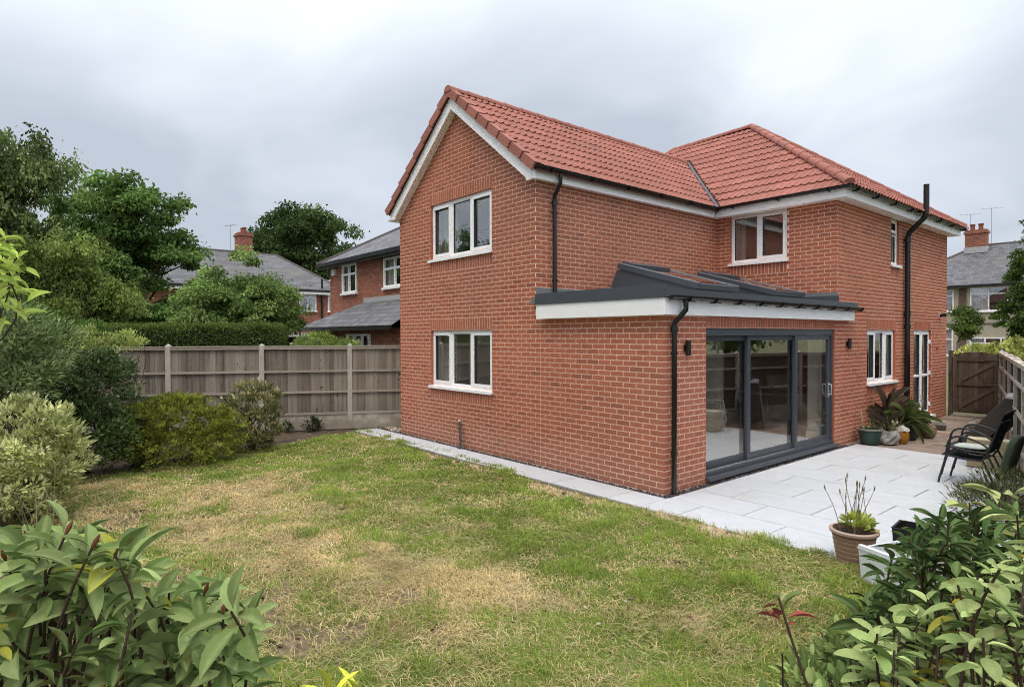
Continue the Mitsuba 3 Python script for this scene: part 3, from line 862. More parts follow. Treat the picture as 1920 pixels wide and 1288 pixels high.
for a, b in SKY:
    ks = key(H + '__skylight'); FS = Frame((0, 0, 0), (1, 0, 0), (0, -1, 0)); mb = MB()
    pol = Polygon([(-2.12, 2.64), (-.40, 2.64), (-.40, 2.78), (-1.78, 3.17), (-1.9, 3.14)]); hol = pol.buffer(-.07)
    for y0, y1 in ((a, a + .08), (b - .08, b)):
        FS.poly(mb, pol, -y1, -y0, ANTH)
    mb.box((-.48, a + .08, 2.64), (-.40, b - .08, 2.78), ANTH); mb.obox((-2.12, a + .08, 2.64), (.22, 0, .50), (0, b - a - .16, 0), (.09, 0, 0), ANTH)
    put('upstand', mb, 'satin', ks, smooth=False)
    dx = unit((1.38, 0, -.39)); up = unit((.39, 0, 1.38)); o = np.array([-1.86, a - .03, 3.18]); L = 1.56; Wd = b - a + .06; fr = MB()
    for y in (0, Wd - .1):
        fr.obox(o + (0, y, 0), dx * L, (0, .1, 0), up * .085, ANTH)
        fr.obox(o + (0, y + .02, 0) + up * .085, dx * L, (0, .05, 0), up * .012, (.22, .23, .25))
    fr.obox(o + (0, .1, 0), dx * .26, (0, Wd - .2, 0), up * .125, ANTH); fr.obox(o + dx * (L - .10) + (0, .1, 0), dx * .10, (0, Wd - .2, 0), up * .075, ANTH)
    put('frame', fr, 'satin', ks, smooth=False)
    pm = MB(); q = o + up * .086; pm.flat([q + dx * .26 + (0, .1, 0), q + dx * (L - .1) + (0, .1, 0), q + dx * (L - .1) + (0, Wd - .1, 0), q + dx * .26 + (0, Wd - .1, 0)], [[0, 1, 2, 3]]); put('pane', pm, 'glass', ks, smooth=False)
    ap = MB(); ap.obox((-.42, a - .05, 2.655), (.30, 0, -.0), (0, b - a + .1, 0), (0, 0, .018), LEAD); put('apron', ap, 'satin', ks, smooth=False)
# wall lamps, alarm and small fittings
for y in (.46, 5.71):
    k = key(H + '__wall_lamp'); m = MB(); m.tube([(.055, y, 1.80), (.055, y, 2.0)], .034, BLACK, 16); put('lamp_body', m, 'satin', k); m = MB(); m.box((.005, y - .035, 1.86), (.022, y + .035, 1.94), BLACK); m.box((.02, y - .015, 1.885), (.03, y + .015, 1.915), BLACK); put('bracket', m, 'satin', k, smooth=False)
k = key(H + '__floodlight'); m = MB(); m.box((.006, 11.2, 2.5), (.03, 11.3, 2.6), (.6, .6, .6)); put('bracket', m, 'satin', k, smooth=False); m = MB(); m.obox((.03, 11.2, 2.5), (.14, 0, .02), (0, .1, 0), (-.02, 0, .07), BLACK); put('lamp_body', m, 'satin', k, smooth=False)
m = MB(); m.lathe((0, 0, 0), [(.03, 0), (.03, .05), (0, .05)], (.35, .13, .09), 14); v, f, c, u = m.mesh(); m2 = MB().add(np.stack([v[:, 2], v[:, 0] + 11.05, v[:, 1] + 1.75], 1), f, (.3, .12, .08)); put('overflow_pipe', m2, 'matte', H)
finish_pieces('brick', 'brickwork'); finish_pieces('roof_tile', 'tiling')

# ------------------------------------------------------------------ ground, patio, lawn
mb = MB(); mb.flat([[-400, -400, -.12], [400, -400, -.12], [400, 400, -.12], [-400, 400, -.12]], [[0, 1, 2, 3]]); put('ground', mb, 'ground_mat', smooth=False, kind='structure')
pat = put('patio', MB().box((-7.7, -.66, -.10), (3.05, -.09, -.014), (.2, .19, .18)).box((.10, -.09, -.10), (3.6, 5.86, -.014), (.11, .108, .105)), 'matte', smooth=False, kind='structure')


def slab(holder, name, x0, x1, y0, y1, mat, th=.03, z=0.0, gap=.006, jz=.0007):
    mb = MB(); g = gap; b = .004; uv = (rng.random(), rng.random()); zz = z + rng.normal(0, jz)
    lo = [(x0 + g, y0 + g), (x1 - g, y0 + g), (x1 - g, y1 - g), (x0 + g, y1 - g)]; hi = [(x0 + g + b, y0 + g + b), (x1 - g - b, y0 + g + b), (x1 - g - b, y1 - g - b), (x0 + g + b, y1 - g - b)]
    v = [(*p, z - th) for p in lo] + [(*p, zz - b) for p in lo] + [(*p, zz) for p in hi]
    f = [[8, 9, 10, 11]]
    for k in range(4):
        m = (k + 1) % 4; f += [[4 + k, 4 + m, 8 + m, 8 + k], [k, m, 4 + m, 4 + k]]
    mb.flat(v, f, uv=uv); put(name, mb, mat, holder, smooth=False)


for r in range(10):                                     # rows 0.6 deep, slabs 1.0 long in half bond
    y0, y1 = -.055 + .603 * r, .548 + .603 * r
    off = .12 if r % 2 == 0 else .62
    xs = [.125] + [off + i for i in range(0, 4) if off + i > .2] + [3.6]
    for a, b in zip(xs[:-1], xs[1:]):
        slab(pat, 'paving_slab', a, min(b, 3.45), y0, min(y1, 5.85), 'slab_mat')
xs = [-7.65, -6.65, -5.5, -4.5, -3.5, -2.5, -1.42, -.40, .12, .62, 1.64, 2.66, 3.05]
for a, b in zip(xs[:-1], xs[1:]):
    slab(pat, 'paving_slab', a, b, -.655, -.118 if a < 0 else -.058, 'slab_mat')
sp = put('side_path', MB().box((-.05, 5.87, -.10), (3.2, 12.6, -.02), (.13, .11, .09)), 'matte', smooth=False, kind='structure')
y = 5.88
while y < 12.4:
    hgt = (.45, .3, .6)[int(y * 7) % 3]; x = .02
    while x < 2.9:
        w = (.6, .9, .45, .75)[int(x * 31 + y * 17) % 4]; slab(sp, 'paving_slab', x, min(x + w, 3.0), y, y + hgt, 'paving_mat', .03, -.012, .007, .004); x += w
    y += hgt


def stones(x0, x1, y0, y1, n, r, z, cols):
    mb = MB(); ico = trimesh.creation.icosphere(0, 1.0)
    for i in range(n):
        s = rng.uniform(.5, 1.3, 3) * r; a = rng.uniform(0, 6.3); v = np.array(ico.vertices) * s * (1 + rng.normal(0, .12, (len(ico.vertices), 1)))
        v = v @ np.array([[math.cos(a), -math.sin(a), 0], [math.sin(a), math.cos(a), 0], [0, 0, 1.0]]) + [rng.uniform(x0, x1), rng.uniform(y0, y1), z + rng.uniform(0, r)]
        mb.add(v, ico.faces, np.array(cols[rng.integers(len(cols))]) * rng.uniform(.7, 1.25))
    return mb


GC = [(.06, .05, .06), (.10, .085, .09), (.20, .19, .195), (.04, .035, .04)]
put('gravel', stones(-6.9, .12, -.115, -.005, 1700, .011, -.016, GC).add(*stones(.005, .12, -.11, 5.6, 1500, .011, -.012, GC).mesh()[:3]), 'matte', kind='stuff')
put('pebbles', stones(-8.0, -6.9, .0, 1.2, 420, .03, -.03, [(.42, .35, .28), (.5, .42, .35), (.35, .25, .19), (.6, .56, .5)]), 'matte', kind='stuff')

G3 = lambda x, y, s, o=4, sd=0: meshkit.fbm(np.stack([x * s, y * s, x * 0 + sd * 7.7], -1), o, sd)


def lawn_z(x, y):
    return -.035 + .06 * (G3(x, y, 1.1, 3, 3) - .5) + .07 * (G3(x, y, 5, 3, 4) - .5) + .03 * np.exp(-((y + .75) / .35) ** 2) * (x > .4)


def spot(x, y, cx, cy, rx, ry, a=0):
    dx, dy = x - cx, y - cy; c, s = math.cos(a), math.sin(a)
    return np.exp(-(((dx * c + dy * s) / rx) ** 2 + ((-dx * s + dy * c) / ry) ** 2))


def lawn_kind(x, y):
    """(bare, dry): how much bare earth and how much straw, 0 to 1."""
    wob = (G3(x, y, 1.7, 4, 8) - .5)
    bare = .62 * (G3(x, y, .9, 4, 21) - .5) * 2 + .9 * spot(x, y, -.55, -.88, .55, .13) + .8 * spot(x, y, -3.7, -.75, .7, .12) + .55 * spot(x, y, -.9, -5.4, 1.5, .9, .3) + .75 * spot(x, y, 1.4, -1.95, .35, .2, .3) + .6 * spot(x, y, 1.15, -2.9, .5, .3) + .65 * spot(x, y, 2.6, -1.6, .35, .5) + .5 * spot(x, y, -4.6, -5.6, 1.6, .6)
    bare += .8 * np.exp(-((y + .74) / .22) ** 2) * (x < 1.6) * np.clip(G3(x, y, 1.3, 3, 77) * 2.6 - .75, 0, 1)
    bare += .5 * spot(x, y, -6.9, -4.6, 1.2, .8) - .45 * spot(x, y, -3.0, -2.2, 2.2, .9, .1) - .25 * spot(x, y, 1.3, -1.3, .9, .35)
    hole = np.clip((G3(x, y, 6.5, 3, 91) - .60) * 9, 0, 1) * np.clip(G3(x, y, 1.1, 3, 92) * 3 - 1.0, 0, 1)
    bare = np.clip(.9 * hole + (bare + wob * 1.3 + .5 * (G3(x, y, 4.5, 3, 71) - .5) - .30) * 3.4, 0, 1)
    dry = .5 + 1.1 * (G3(x, y, .75, 4, 33) - .5) + .8 * (G3(x, y, 3.2, 3, 34) - .5) + .45 * spot(x, y, .9, -3.3, 1.2, .5, .2) + .4 * spot(x, y, -1.2, -4.6, 2.2, .7, .2) - .55 * spot(x, y, -2.2, -1.9, 2.3, .55, .1) - .4 * spot(x, y, 1.4, -1.5, 1.2, .5) - .35 * spot(x, y, 2.0, -3.6, .8, .5) + .25 * spot(x, y, -4.8, -4.0, 1.5, .8)
    return bare, np.clip((dry - .50) * 2.8 - .06 + 1.1 * (G3(x, y, 4.2, 3, 95) - .5), 0, 1)


def lawn_edge(x):
    """The ragged far edge of the turf along the slabs."""
    return np.where(x < -.5, -.40 - .05 * np.clip(x + 4, 0, 4) - .10 * (G3(x, x * 0, 2.5, 3, 40)), -.60 + .16 * np.clip((x - 1.2) / 1.0, 0, 1) * (G3(x, x * 0, 3, 3, 41) + .4) - .05)


gx_, gy_ = np.meshgrid(np.arange(-10.5, 5.6, .04), np.arange(-9.5, -.35, .04), indexing='ij')
X_, Y_ = gx_.ravel(), gy_.ravel()
bare, dry = lawn_kind(X_, Y_); zz = lawn_z(X_, Y_) - .02 * bare + .018 * (G3(X_, Y_, 14, 3, 5) - .5) * (1 + bare)
zz = np.where(Y_ > lawn_edge(X_) + .05, -.06, zz)
soil = np.array([.19, .142, .095]) * (.35 + 1.1 * G3(X_, Y_, 9, 4, 6) + .5 * (rng.random(len(X_)) - .5))[:, None]
sandy = np.array([.50, .375, .275]) * (.8 + .4 * G3(X_, Y_, 12, 3, 7))[:, None]
near_path = np.clip((Y_ + 1.35) / .5, 0, 1)[:, None]; soil = soil * (1 - near_path) + sandy * near_path
turf = (np.array([.15, .19, .055])[None] * (1 - dry[:, None]) + np.array([.30, .25, .14])[None] * dry[:, None]) * (.45 + .8 * G3(X_, Y_, 16, 3, 9) + .4 * rng.random(len(X_)))[:, None]
col = turf * (1 - bare[:, None]) + soil * bare[:, None]
bed = np.clip(np.maximum((-6.9 - X_ - .25 * (Y_ + 2)) * 2 + (G3(X_, Y_, 1.5, 3, 50) - .5) * 1.4, np.maximum((-6.15 - Y_) * 2.2, (X_ - 2.95 + .2 * Y_ * 0) * 2.2)), 0, 1)[:, None]
col = col * (1 - bed) + np.array([.085, .065, .048]) * (.6 + .8 * G3(X_, Y_, 10, 3, 51))[:, None] * bed
ni, nj = gx_.shape; i, j = np.meshgrid(np.arange(ni - 1), np.arange(nj - 1), indexing='ij'); i, j = i.ravel(), j.ravel()
mb = MB(); mb.add(np.stack([X_, Y_, zz], 1), np.stack([i * nj + j, (i + 1) * nj + j, (i + 1) * nj + j + 1, i * nj + j + 1], 1), col); put('lawn', mb, 'lawn_mat', kind='structure')


def in_view(x, y, z, pad=60):
    d = np.stack([x, y, z], -1) - CAM; w = d @ FWD
    u, v = F_PX * (d @ RIGHT) / np.maximum(w, .1), -F_PX * (d @ UP) / np.maximum(w, .1)
    return (w > .3) & (np.abs(u) < 960 + pad) & (np.abs(v) < 644 + pad), w


def blades(n, seed, dens=None):
    r = np.random.default_rng(seed); x = r.uniform(-9.5, 4.6, n); y = r.uniform(-7.6, -.3, n)
    ok, w = in_view(x, y, x * 0); x, y, w = x[ok], y[ok], w[ok]
    keep = r.random(len(x)) < np.clip((5.4 / w) ** 1.3, .13, 1); x, y, w = x[keep], y[keep], w[keep]
    bare, dry = lawn_kind(x, y)
    bedm = np.maximum((-6.9 - x - .25 * (y + 2)) * 2, np.maximum((-6.1 - y) * 2.2, (x - 3.05) * 2.2))
    ok = (r.random(len(x)) > bare * .86) & (y < lawn_edge(x) + r.normal(0, .03, len(x))) & (r.random(len(x)) > bedm)
    x, y, w, bare, dry = x[ok], y[ok], w[ok], bare[ok], dry[ok]
    return x, y, w, bare, dry, r


x, y, w, bare, dry, r = blades(1_000_000, 3)
n = len(x); tuft = np.clip((G3(x, y, 3.4, 4, 60) - .5) * 1.8 + .5, 0, 1)
isdry = r.random(n) < np.clip(dry * .92 + .05, 0, 1)
hgt = np.where(isdry, r.uniform(.02, .055, n), r.uniform(.025, .07, n)) * (.42 + 1.35 * tuft ** 1.3) * np.where(y > -.75, 1.25, 1.0)
wid = np.clip(.0022 * w / 4, .0022, .0055) * r.uniform(.8, 1.4, n)
az = r.uniform(0, 2 * np.pi, n); flow = 6 * G3(x, y, .9, 2, 61); az = np.where(r.random(n) < .5, flow + r.normal(0, .7, n), az)
lean = np.where(isdry, r.uniform(.5, 1.5, n), r.uniform(.15, 1.0, n))
d = np.stack([np.cos(az), np.sin(az), 0 * az], 1); sdv = np.stack([-np.sin(az), np.cos(az), 0 * az], 1) * wid[:, None]
b0 = np.stack([x, y, lawn_z(x, y) - .012], 1)
thatch = r.random(n) < np.where(bare > .5, .65, .22); hgt = np.where(thatch, r.uniform(.03, .075, n), hgt); lean = np.where(thatch, r.uniform(1.7, 2.3, n), lean); isdry = isdry | (thatch & (r.random(n) < .7)); L1 = hgt[:, None]
m1 = b0 + d * L1 * (lean * .35)[:, None] + Z * L1 * .6; tip = b0 + d * L1 * (lean * 1.0)[:, None] + Z * L1 * np.clip(1.05 - lean * .38, .35, 1)[:, None]
V = np.stack([b0 - sdv, b0 + sdv, m1 - sdv * .8, m1 + sdv * .8, tip], 1).reshape(-1, 3); k5 = np.arange(n)[:, None, None] * 5
Fb = (np.array([[0, 1, 3], [0, 3, 2], [2, 3, 4]])[None] + k5).reshape(-1, 3)
green = np.array([.175, .275, .062]) * r.uniform(.6, 1.35, (n, 1)) + np.array([.09, .05, 0]) * r.random((n, 1)); straw = np.array([.62, .50, .26]) * r.uniform(.55, 1.25, (n, 1))
shade = np.clip(.62 + .8 * G3(x, y, 1.9, 4, 93), .5, 1.5)[:, None]; green = green * shade * (1 + .5 * (tuft - .5))[:, None] + np.array([.05, .035, .0]) * np.clip(shade - .9, 0, 1); straw = straw * np.clip(.6 + .8 * G3(x, y, 3.1, 3, 94), .5, 1.4)[:, None]
cb = np.where(isdry[:, None], straw, green); C5 = np.repeat(cb[:, None], 5, 1)
put('grass', MB().add(V, Fb, C5.reshape(-1, 3)), 'leaf_matte', kind='stuff')


# ------------------------------------------------------------------ leaves and plants
def template(kind):
    """(points with x across in [-.5, .5], y along in [0, 1], z up; triangles; midrib weight)."""
    if kind == 'diamond':
        p = np.array([[0, 0, 0], [-.5, .45, .09], [0, .5, 0], [.5, .45, .09], [0, 1, -.06]]); f = [[0, 2, 1], [0, 3, 2], [1, 2, 4], [2, 3, 4]]; m = [1, 0, 1, 0, 1]
        return p, np.array(f), np.array(m, float)
    if kind == 'quad':
        p = np.array([[0, 0, 0], [-.5, .5, .1], [.5, .5, .1], [0, 1, -.05]]); return p, np.array([[0, 2, 1], [1, 2, 3]]), np.zeros(4)
    rows_ = {'long': [(0, .05), (.10, .20), (.25, .62), (.42, .92), (.58, 1.0), (.74, .86), (.88, .52), (.97, .16), (1.0, .02)], 'round': [(0, .06), (.12, .5), (.3, .92), (.5, 1.0), (.7, .9), (.87, .6), (.96, .3), (1, .05)],
             'sword': [(0, .8), (.25, 1), (.5, .95), (.75, .7), (.92, .35), (1, .03)]}[kind]
    p, m = [], []
    for t, w in rows_:
        droop = -.16 * t * t if kind != 'sword' else -.45 * t ** 2.6
        for s in (-.5, -.25, 0, .25, .5):
            p.append((s * w, t, droop + (.30 * abs(s) * w * (.26 if kind == 'long' else .2) / .26 if kind != 'sword' else abs(s) * .4))); m.append(1.0 if s == 0 else 0)
    f = []
    for i_ in range(len(rows_) - 1):
        for j_ in range(4):
            a = i_ * 5 + j_; f += [[a, a + 1, a + 6], [a, a + 6, a + 5]]
    return np.array(p), np.array(f), np.array(m)


TPL = {k_: template(k_) for k_ in ('diamond', 'quad', 'long', 'round', 'sword')}


def leaves(pos, axis, nrm, length, width, col, kind='diamond', rib=0.0, bend=None, ribcol=(.30, .36, .16)):
    p, f, m = TPL[kind]; n = len(pos)
    ax = axis / (np.linalg.norm(axis, axis=1, keepdims=True) + 1e-9); sd = np.cross(ax, nrm); sd /= np.linalg.norm(sd, axis=1, keepdims=True) + 1e-9; up = np.cross(sd, ax)
    q = p[None].repeat(n, 0).copy()
    if bend is not None:
        q[:, :, 2] -= bend[:, None] * q[:, :, 1] ** 2
    V = pos[:, None] + q[:, :, :1] * (sd * width[:, None])[:, None] + q[:, :, 1:2] * (ax * length[:, None])[:, None] + q[:, :, 2:] * (up * (width if kind in ('long', 'round') and False else length)[:, None])[:, None]
    C = np.repeat(np.asarray(col)[:, None], len(p), 1)
    Fq = (f[None] + np.arange(n)[:, None, None] * len(p)).reshape(-1, 3)
    U = np.stack([np.full(n * len(p), -1.0), np.tile(m * rib, n)], 1)
    return V.reshape(-1, 3), Fq, C.reshape(-1, 3), U


def rand_unit(r, n):
    v = r.normal(size=(n, 3)); return v / np.linalg.norm(v, axis=1, keepdims=True)


def tone(r, n, a, b, spread=.25):
    t = r.random((n, 1)); return 1.5 * (np.array(a) * (1 - t) + np.array(b) * t) * np.exp(r.normal(0, spread, (n, 1)))


BARK = (.07, .055, .042)


def limb(mb, a, b, r0, r1, r, c=BARK, sag=.0, n=6):
    a, b = np.asarray(a, float), np.asarray(b, float); t = np.linspace(0, 1, n)[:, None]; L = np.linalg.norm(b - a)
    p = a + (b - a) * t + np.cumsum(r.normal(0, .03 * L, (n, 3)), 0) * np.sin(t * np.pi) - Z * sag * L * np.sin(t * np.pi) * .5
    mb.tube(p, np.linspace(r0, r1, n), c, 6, cap=False); return p


def tree(name, label, x, y, h, crown, seed, ncl, nlf, ls, ca, cb, trunk_r=.16, flat=.6, droop=.0, cr=.55, kind='diamond', group=None, z_lo=None, bark=BARK, spread=.3, cat='tree'):
    """crown: list of ellipsoids (dx, dy, z, rx, ry, rz) filled with leaf clumps."""
    r = np.random.default_rng(seed); k = thing(name, label, cat, group)
    vol = np.array([c[3] * c[4] * c[5] for c in crown]); pick = r.choice(len(crown), ncl, p=vol / vol.sum()); cen = []
    for p in pick:
        d = rand_unit(r, 1)[0]; rad = r.random() ** .42; c = crown[p]; cen.append(np.array([x + c[0], y + c[1], c[2]]) + d * rad * np.array(c[3:6]))
    cen = np.array(cen); mid = np.array([x, y, np.mean([c[2] for c in crown])])
    top = max(c[2] for c in crown); tr = MB(); tp = limb(tr, (x, y, -.2), (x + r.normal(0, .1), y + r.normal(0, .1), top), trunk_r, trunk_r * .25, r, bark, n=10); put('trunk', tr, 'matte', k)
    br = MB()
    for c in cen[r.permutation(len(cen))[:max(14, ncl // 4)]]:
        s = tp[np.argmin(np.abs(tp[:, 2] - max(c[2] - np.hypot(c[0] - x, c[1] - y) * .9, h * .12)))]
        limb(br, s, c, trunk_r * .28, .012, r, bark)
    put('branches', br, 'matte', k, kind='stuff')
    m = ncl * nlf; ci = np.repeat(np.arange(ncl), nlf); d = rand_unit(r, m) * (r.random((m, 1)) ** .5)
    sz = cr * r.uniform(.55, 1.25, ncl)[ci][:, None]
    stray = (r.random((m, 1)) < .05) * r.uniform(.1, .7, (m, 1)); pos = cen[ci] + d * sz * (1 + stray) * np.array([1, 1, flat]); pos[:, 2] -= droop * (np.hypot(d[:, 0], d[:, 1]) ** 2) * sz[:, 0]
    ax = d * .6 + rand_unit(r, m) * .7 + np.array([0, 0, -.25 - droop]); nr = rand_unit(r, m) * .8 + Z * .9
    cl = tone(r, ncl, ca, cb, spread)[ci] * np.exp(r.normal(0, .16, (m, 1)))
    L = ls * r.uniform(.6, 1.35, m)
    put('crown', MB().add(*leaves(pos, ax, nr, L, L * .55, cl, kind)), 'leaf_matte', k, kind='stuff')
    return k


def shell_tree(*a, **k):
    return tree(*a, **k)


DG, MG, LG, YG = (.038, .066, .020), (.07, .115, .036), (.10, .155, .046), (.15, .19, .055)
tree('birch_tree', 'tall feathery birch at the far left with drooping twigs against the sky', -28.3, -5.9, 11.2, [(0, .3, 9.4, 1.6, 2.0, 1.5), (-.3, -2.0, 8.4, 2.2, 2.4, 1.8), (-.3, -1.6, 6.2, 3.0, 3.4, 1.9), (1.2, 2.4, 7.2, 1.3, 1.6, 1.1), (.5, 1.6, 5.4, 2.2, 2.8, 1.5)], 11, 240, 260, .17, (.07, .10, .036), (.14, .175, .065), .2, 1.0, 1.0, .62, 'quad')
tree('broadleaf_tree', 'large dark green broadleaf tree with sky showing through its open middle', -20.9, -3.1, 8.1, [(0, 0, 6.6, 1.9, 2.0, 1.3), (0, .2, 4.9, 2.2, 2.3, 1.3), (.2, .1, 2.9, 2.0, 2.3, .9), (0, 1.5, 5.3, .9, 1.0, 1.0)], 12, 150, 270, .15, (.055, .10, .027), (.105, .165, .05), .2, .45, .3, .56, 'quad')
tree('cypress_tree', 'soft yellowish green tree in front of the tall birch', -16.4, -5.3, 5.8, [(0, 0, 4.4, 1.2, 1.3, 1.2), (-.1, -.2, 3.0, 1.7, 1.6, 1.5), (.3, .9, 3.0, 1.1, 1.2, 1.0)], 13, 150, 300, .095, (.085, .12, .03), (.155, .195, .055), .12, .8, .8, .40, 'quad')
tree('oak_tree', 'dark spreading oak behind the slate roofs', -42.6, 11.9, 12.4, [(0, 0, 9.8, 3.7, 4.0, 2.4), (1.6, 2.4, 8.2, 2.6, 2.6, 1.4), (-1.5, -2.0, 8.6, 2.0, 2.2, 1.5), (1.0, 1.0, 6.6, 3.0, 3.0, 1.4)], 14, 150, 270, .26, (.036, .062, .022), (.072, .105, .036), .4, .6, .2, .85, 'quad')
tree('garden_tree', 'bushy mid green tree rising over the clipped hedge', -13.1, -1.55, 4.6, [(0, .15, 3.7, .95, 1.05, .8), (-.2, -.2, 3.0, 1.5, 1.5, .7), (.35, .6, 3.0, 1.1, 1.1, .6), (0, 0, 2.5, 1.7, 1.8, .4)], 15, 220, 290, .085, (.085, .135, .04), (.155, .215, .068), .11, .55, .4, .36, 'quad')
tree('broadleaf_tree', 'dark leafy tree filling the shade left of the open crowned tree', -18.5, -6.2, 4.4, [(0, 0, 2.8, 1.8, 2.4, 1.4)], 16, 80, 240, .13, DG, MG, .12, .7, .3, .5, 'quad')
tree('small_tree', 'small round street tree in front of the beige house', -1.0, 17.75, 3.0, [(0, 0, 2.5, .42, .42, .5)], 17, 40, 200, .07, (.06, .095, .027), (.11, .15, .045), .04, .7, .2, .2)
tree('conifer_tree', 'dark layered conifer at the right edge of the picture', -.1, 23.9, 7.6, [(0, 0, 6.3, .5, .5, 1.1), (0, 0, 4.6, .95, .95, 1.2), (0, 0, 2.9, 1.3, 1.3, 1.3), (.2, 0, 1.4, 1.4, 1.4, .8)], 18, 250, 260, .10, (.036, .066, .016), (.085, .13, .034), .15, .35, .6, .34, 'quad')
tree('far_tree', 'distant dark tree top behind the chimney of the beige house', 1.5, 44, 8.5, [(0, 0, 7.2, 1.6, 1.6, 1.3)], 19, 30, 160, .22, DG, MG, .2, .7, .2, .7, 'quad')
for i_, (tx, ty, th) in enumerate(((-27.8, -16.3, 9.3), (-24.6, -17.2, 8.2), (-16, -12.5, 5.4))):
    tree('broadleaf_tree', ('tallest tree far behind the garden, mirrored in the middle pane of the upper gable window', 'tree beside the tallest one, mirrored in the right pane of the upper gable window', 'low tree nearest the back fence corner')[i_], tx, ty, th, [(0, 0, th * .66, 2.0, 2.0, th * .3)], 30 + i_, 60, 180, .2, DG, MG, .15, .7, .2, .7, 'quad')
for i_, (tx, ty, th) in enumerate(((9.5, 9.5, 6.0), (8.0, 15.5, 5.2))):
    tree('broadleaf_tree', ('tree beyond the right fence mirrored in the sliding doors', 'lower tree beyond the right fence past the gate')[i_], tx, ty, th, [(0, 0, th * .62, 1.9, 1.9, th * .32)], 40 + i_, 60, 180, .2, DG, LG, .15, .7, .2, .7, 'quad')


def shrub(name, label, blobs, seed, n, ls, asp, ca, cb, mat='leaf_matte', kind='diamond', stems=8, spread=.3, upw=.6, jit=.10, cat='shrub', tips=None, big=None, cl=26, rib=0.0, base=None):
    """blobs: ellipsoids (x, y, z, rx, ry, rz), leaves mostly in their outer shell, in clumps."""
    r = np.random.default_rng(seed); k = thing(name, label, cat); B = np.array(blobs, float); area = B[:, 3] * B[:, 5] + B[:, 4] * B[:, 5]
    nc = max(6, n // cl); pk = r.choice(len(B), nc, p=area / area.sum()); d = rand_unit(r, nc); d[:, 2] = np.where(d[:, 2] < -.8, -d[:, 2], d[:, 2]); rad = np.clip(1 - np.abs(r.normal(0, .22, nc)), .25, 1.06)
    cen = B[pk, :3] + d * rad[:, None] * B[pk, 3:6]; ci = np.repeat(np.arange(nc), cl); m = len(ci)
    dd = rand_unit(r, m); pos = cen[ci] + dd * jit * r.random((m, 1)) ** .5 * np.array([1, 1, .75]); pos[:, 2] = np.maximum(pos[:, 2], .01)
    out = d[ci]; ax = out * .6 + dd * .8 + Z * (upw - .3); nr = Z * .9 + out * .5 + rand_unit(r, m) * .55
    col = tone(r, nc, ca, cb, spread)[ci] * np.exp(r.normal(0, .18, (m, 1)))
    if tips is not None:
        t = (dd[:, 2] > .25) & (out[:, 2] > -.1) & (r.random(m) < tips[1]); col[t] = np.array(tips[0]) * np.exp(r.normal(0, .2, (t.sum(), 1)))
    L = ls * r.uniform(.6, 1.3, m)
    sm = MB(); c0 = B[:, :2].mean(0) if base is None else np.array(base)
    for q in cen[r.permutation(nc)[:stems]]:
        limb(sm, (*(c0 + r.normal(0, .05, 2)), -.05), q, .012, .004, r, (.075, .058, .042))
    put('stems', sm, 'matte', k, kind='stuff')
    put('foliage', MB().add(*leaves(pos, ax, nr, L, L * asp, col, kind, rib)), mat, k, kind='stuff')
    return k


k = thing('hedge', 'long dark clipped hedge beyond the wooden fence', 'hedge'); h0, h1 = np.array([-14.6, -6.9, 0]), np.array([-10.85, -1.1, 0]); hd_ = unit(h1 - h0); hn = np.cross(hd_, Z); hl = np.linalg.norm(h1 - h0); HT = 2.34
m = MB(); m.obox(h0 - hn * .36, hd_ * hl, hn * .72, Z * (HT - .14), (.012, .020, .006)); put('stems', m, 'matte', k, smooth=False)  # solid core, coloured near-black to stand for the shade inside the hedge
r = np.random.default_rng(51); n = 26000; a_ = r.random(n) * hl; f_ = r.random(n); side = r.choice([0, 1, 2], n, p=[.45, .35, .20])
off = np.where(side == 0, .44, np.where(side == 1, r.uniform(-.46, .46, n), -.44)) + r.normal(0, .025, n); zz_ = np.where(side == 1, HT, r.uniform(1.0, HT, n)) + r.normal(0, .03, n) + .05 * (meshkit.noise(np.stack([a_ * 1.7, a_ * 0, a_ * 0], 1)) - .5) - .10 * np.clip(np.abs(off) / .46 - .75, 0, 1) * (side == 1)
ends = r.random(n) < .10; a_ = np.where(ends, hl + r.normal(.02, .02, n), a_); off = np.where(ends, r.uniform(-.45, .45, n), off); zz_ = np.where(ends, r.uniform(1.0, HT, n), zz_)
pos = h0 + hd_ * a_[:, None] + hn * off[:, None] + Z * zz_[:, None]; ax = rand_unit(r, n) + Z * .5
put('foliage', MB().add(*leaves(pos, ax, rand_unit(r, n) + Z * .8, .05 * r.uniform(.6, 1.3, n), .026 * r.uniform(.7, 1.3, n), tone(r, n, (.055, .082, .02), (.11, .145, .04), .3), 'quad')), 'leaf_matte', k, kind='stuff')
shrub('laurel_bush', 'light green flowering bush behind the fence in front of the lean-to window', [(-9.35, -.78, 1.72, .55, .65, .42), (-9.0, -.25, 1.6, .4, .45, .4), (-9.5, -1.1, 1.4, .45, .45, .4)], 52, 9000, .05, .42, (.10, .15, .035), (.17, .225, .06), upw=1.5, jit=.1, tips=((.42, .38, .24), .10))
shrub('rose_bush', 'pale flowered bush against the shed beyond the fence', [(-10.2, -.75, 1.75, .28, .28, .32)], 53, 1600, .05, .6, (.10, .13, .05), (.2, .22, .1), tips=((.62, .6, .48), .35))
shrub('golden_bush', 'bright yellow green bush peeping over the fence at the left', [(-8.7, -5.35, 1.85, .42, .40, .36), (-9.0, -4.7, 1.95, .3, .3, .2)], 54, 2600, .06, .5, (.17, .21, .06), (.28, .31, .11), upw=1.2, jit=.12)
shrub('red_leaved_bush', 'dusky red and pinkish bush in the shade at the left', [(-9.8, -6.5, 2.1, .55, .5, .55)], 55, 2600, .07, .5, (.07, .035, .03), (.20, .115, .10), jit=.14)
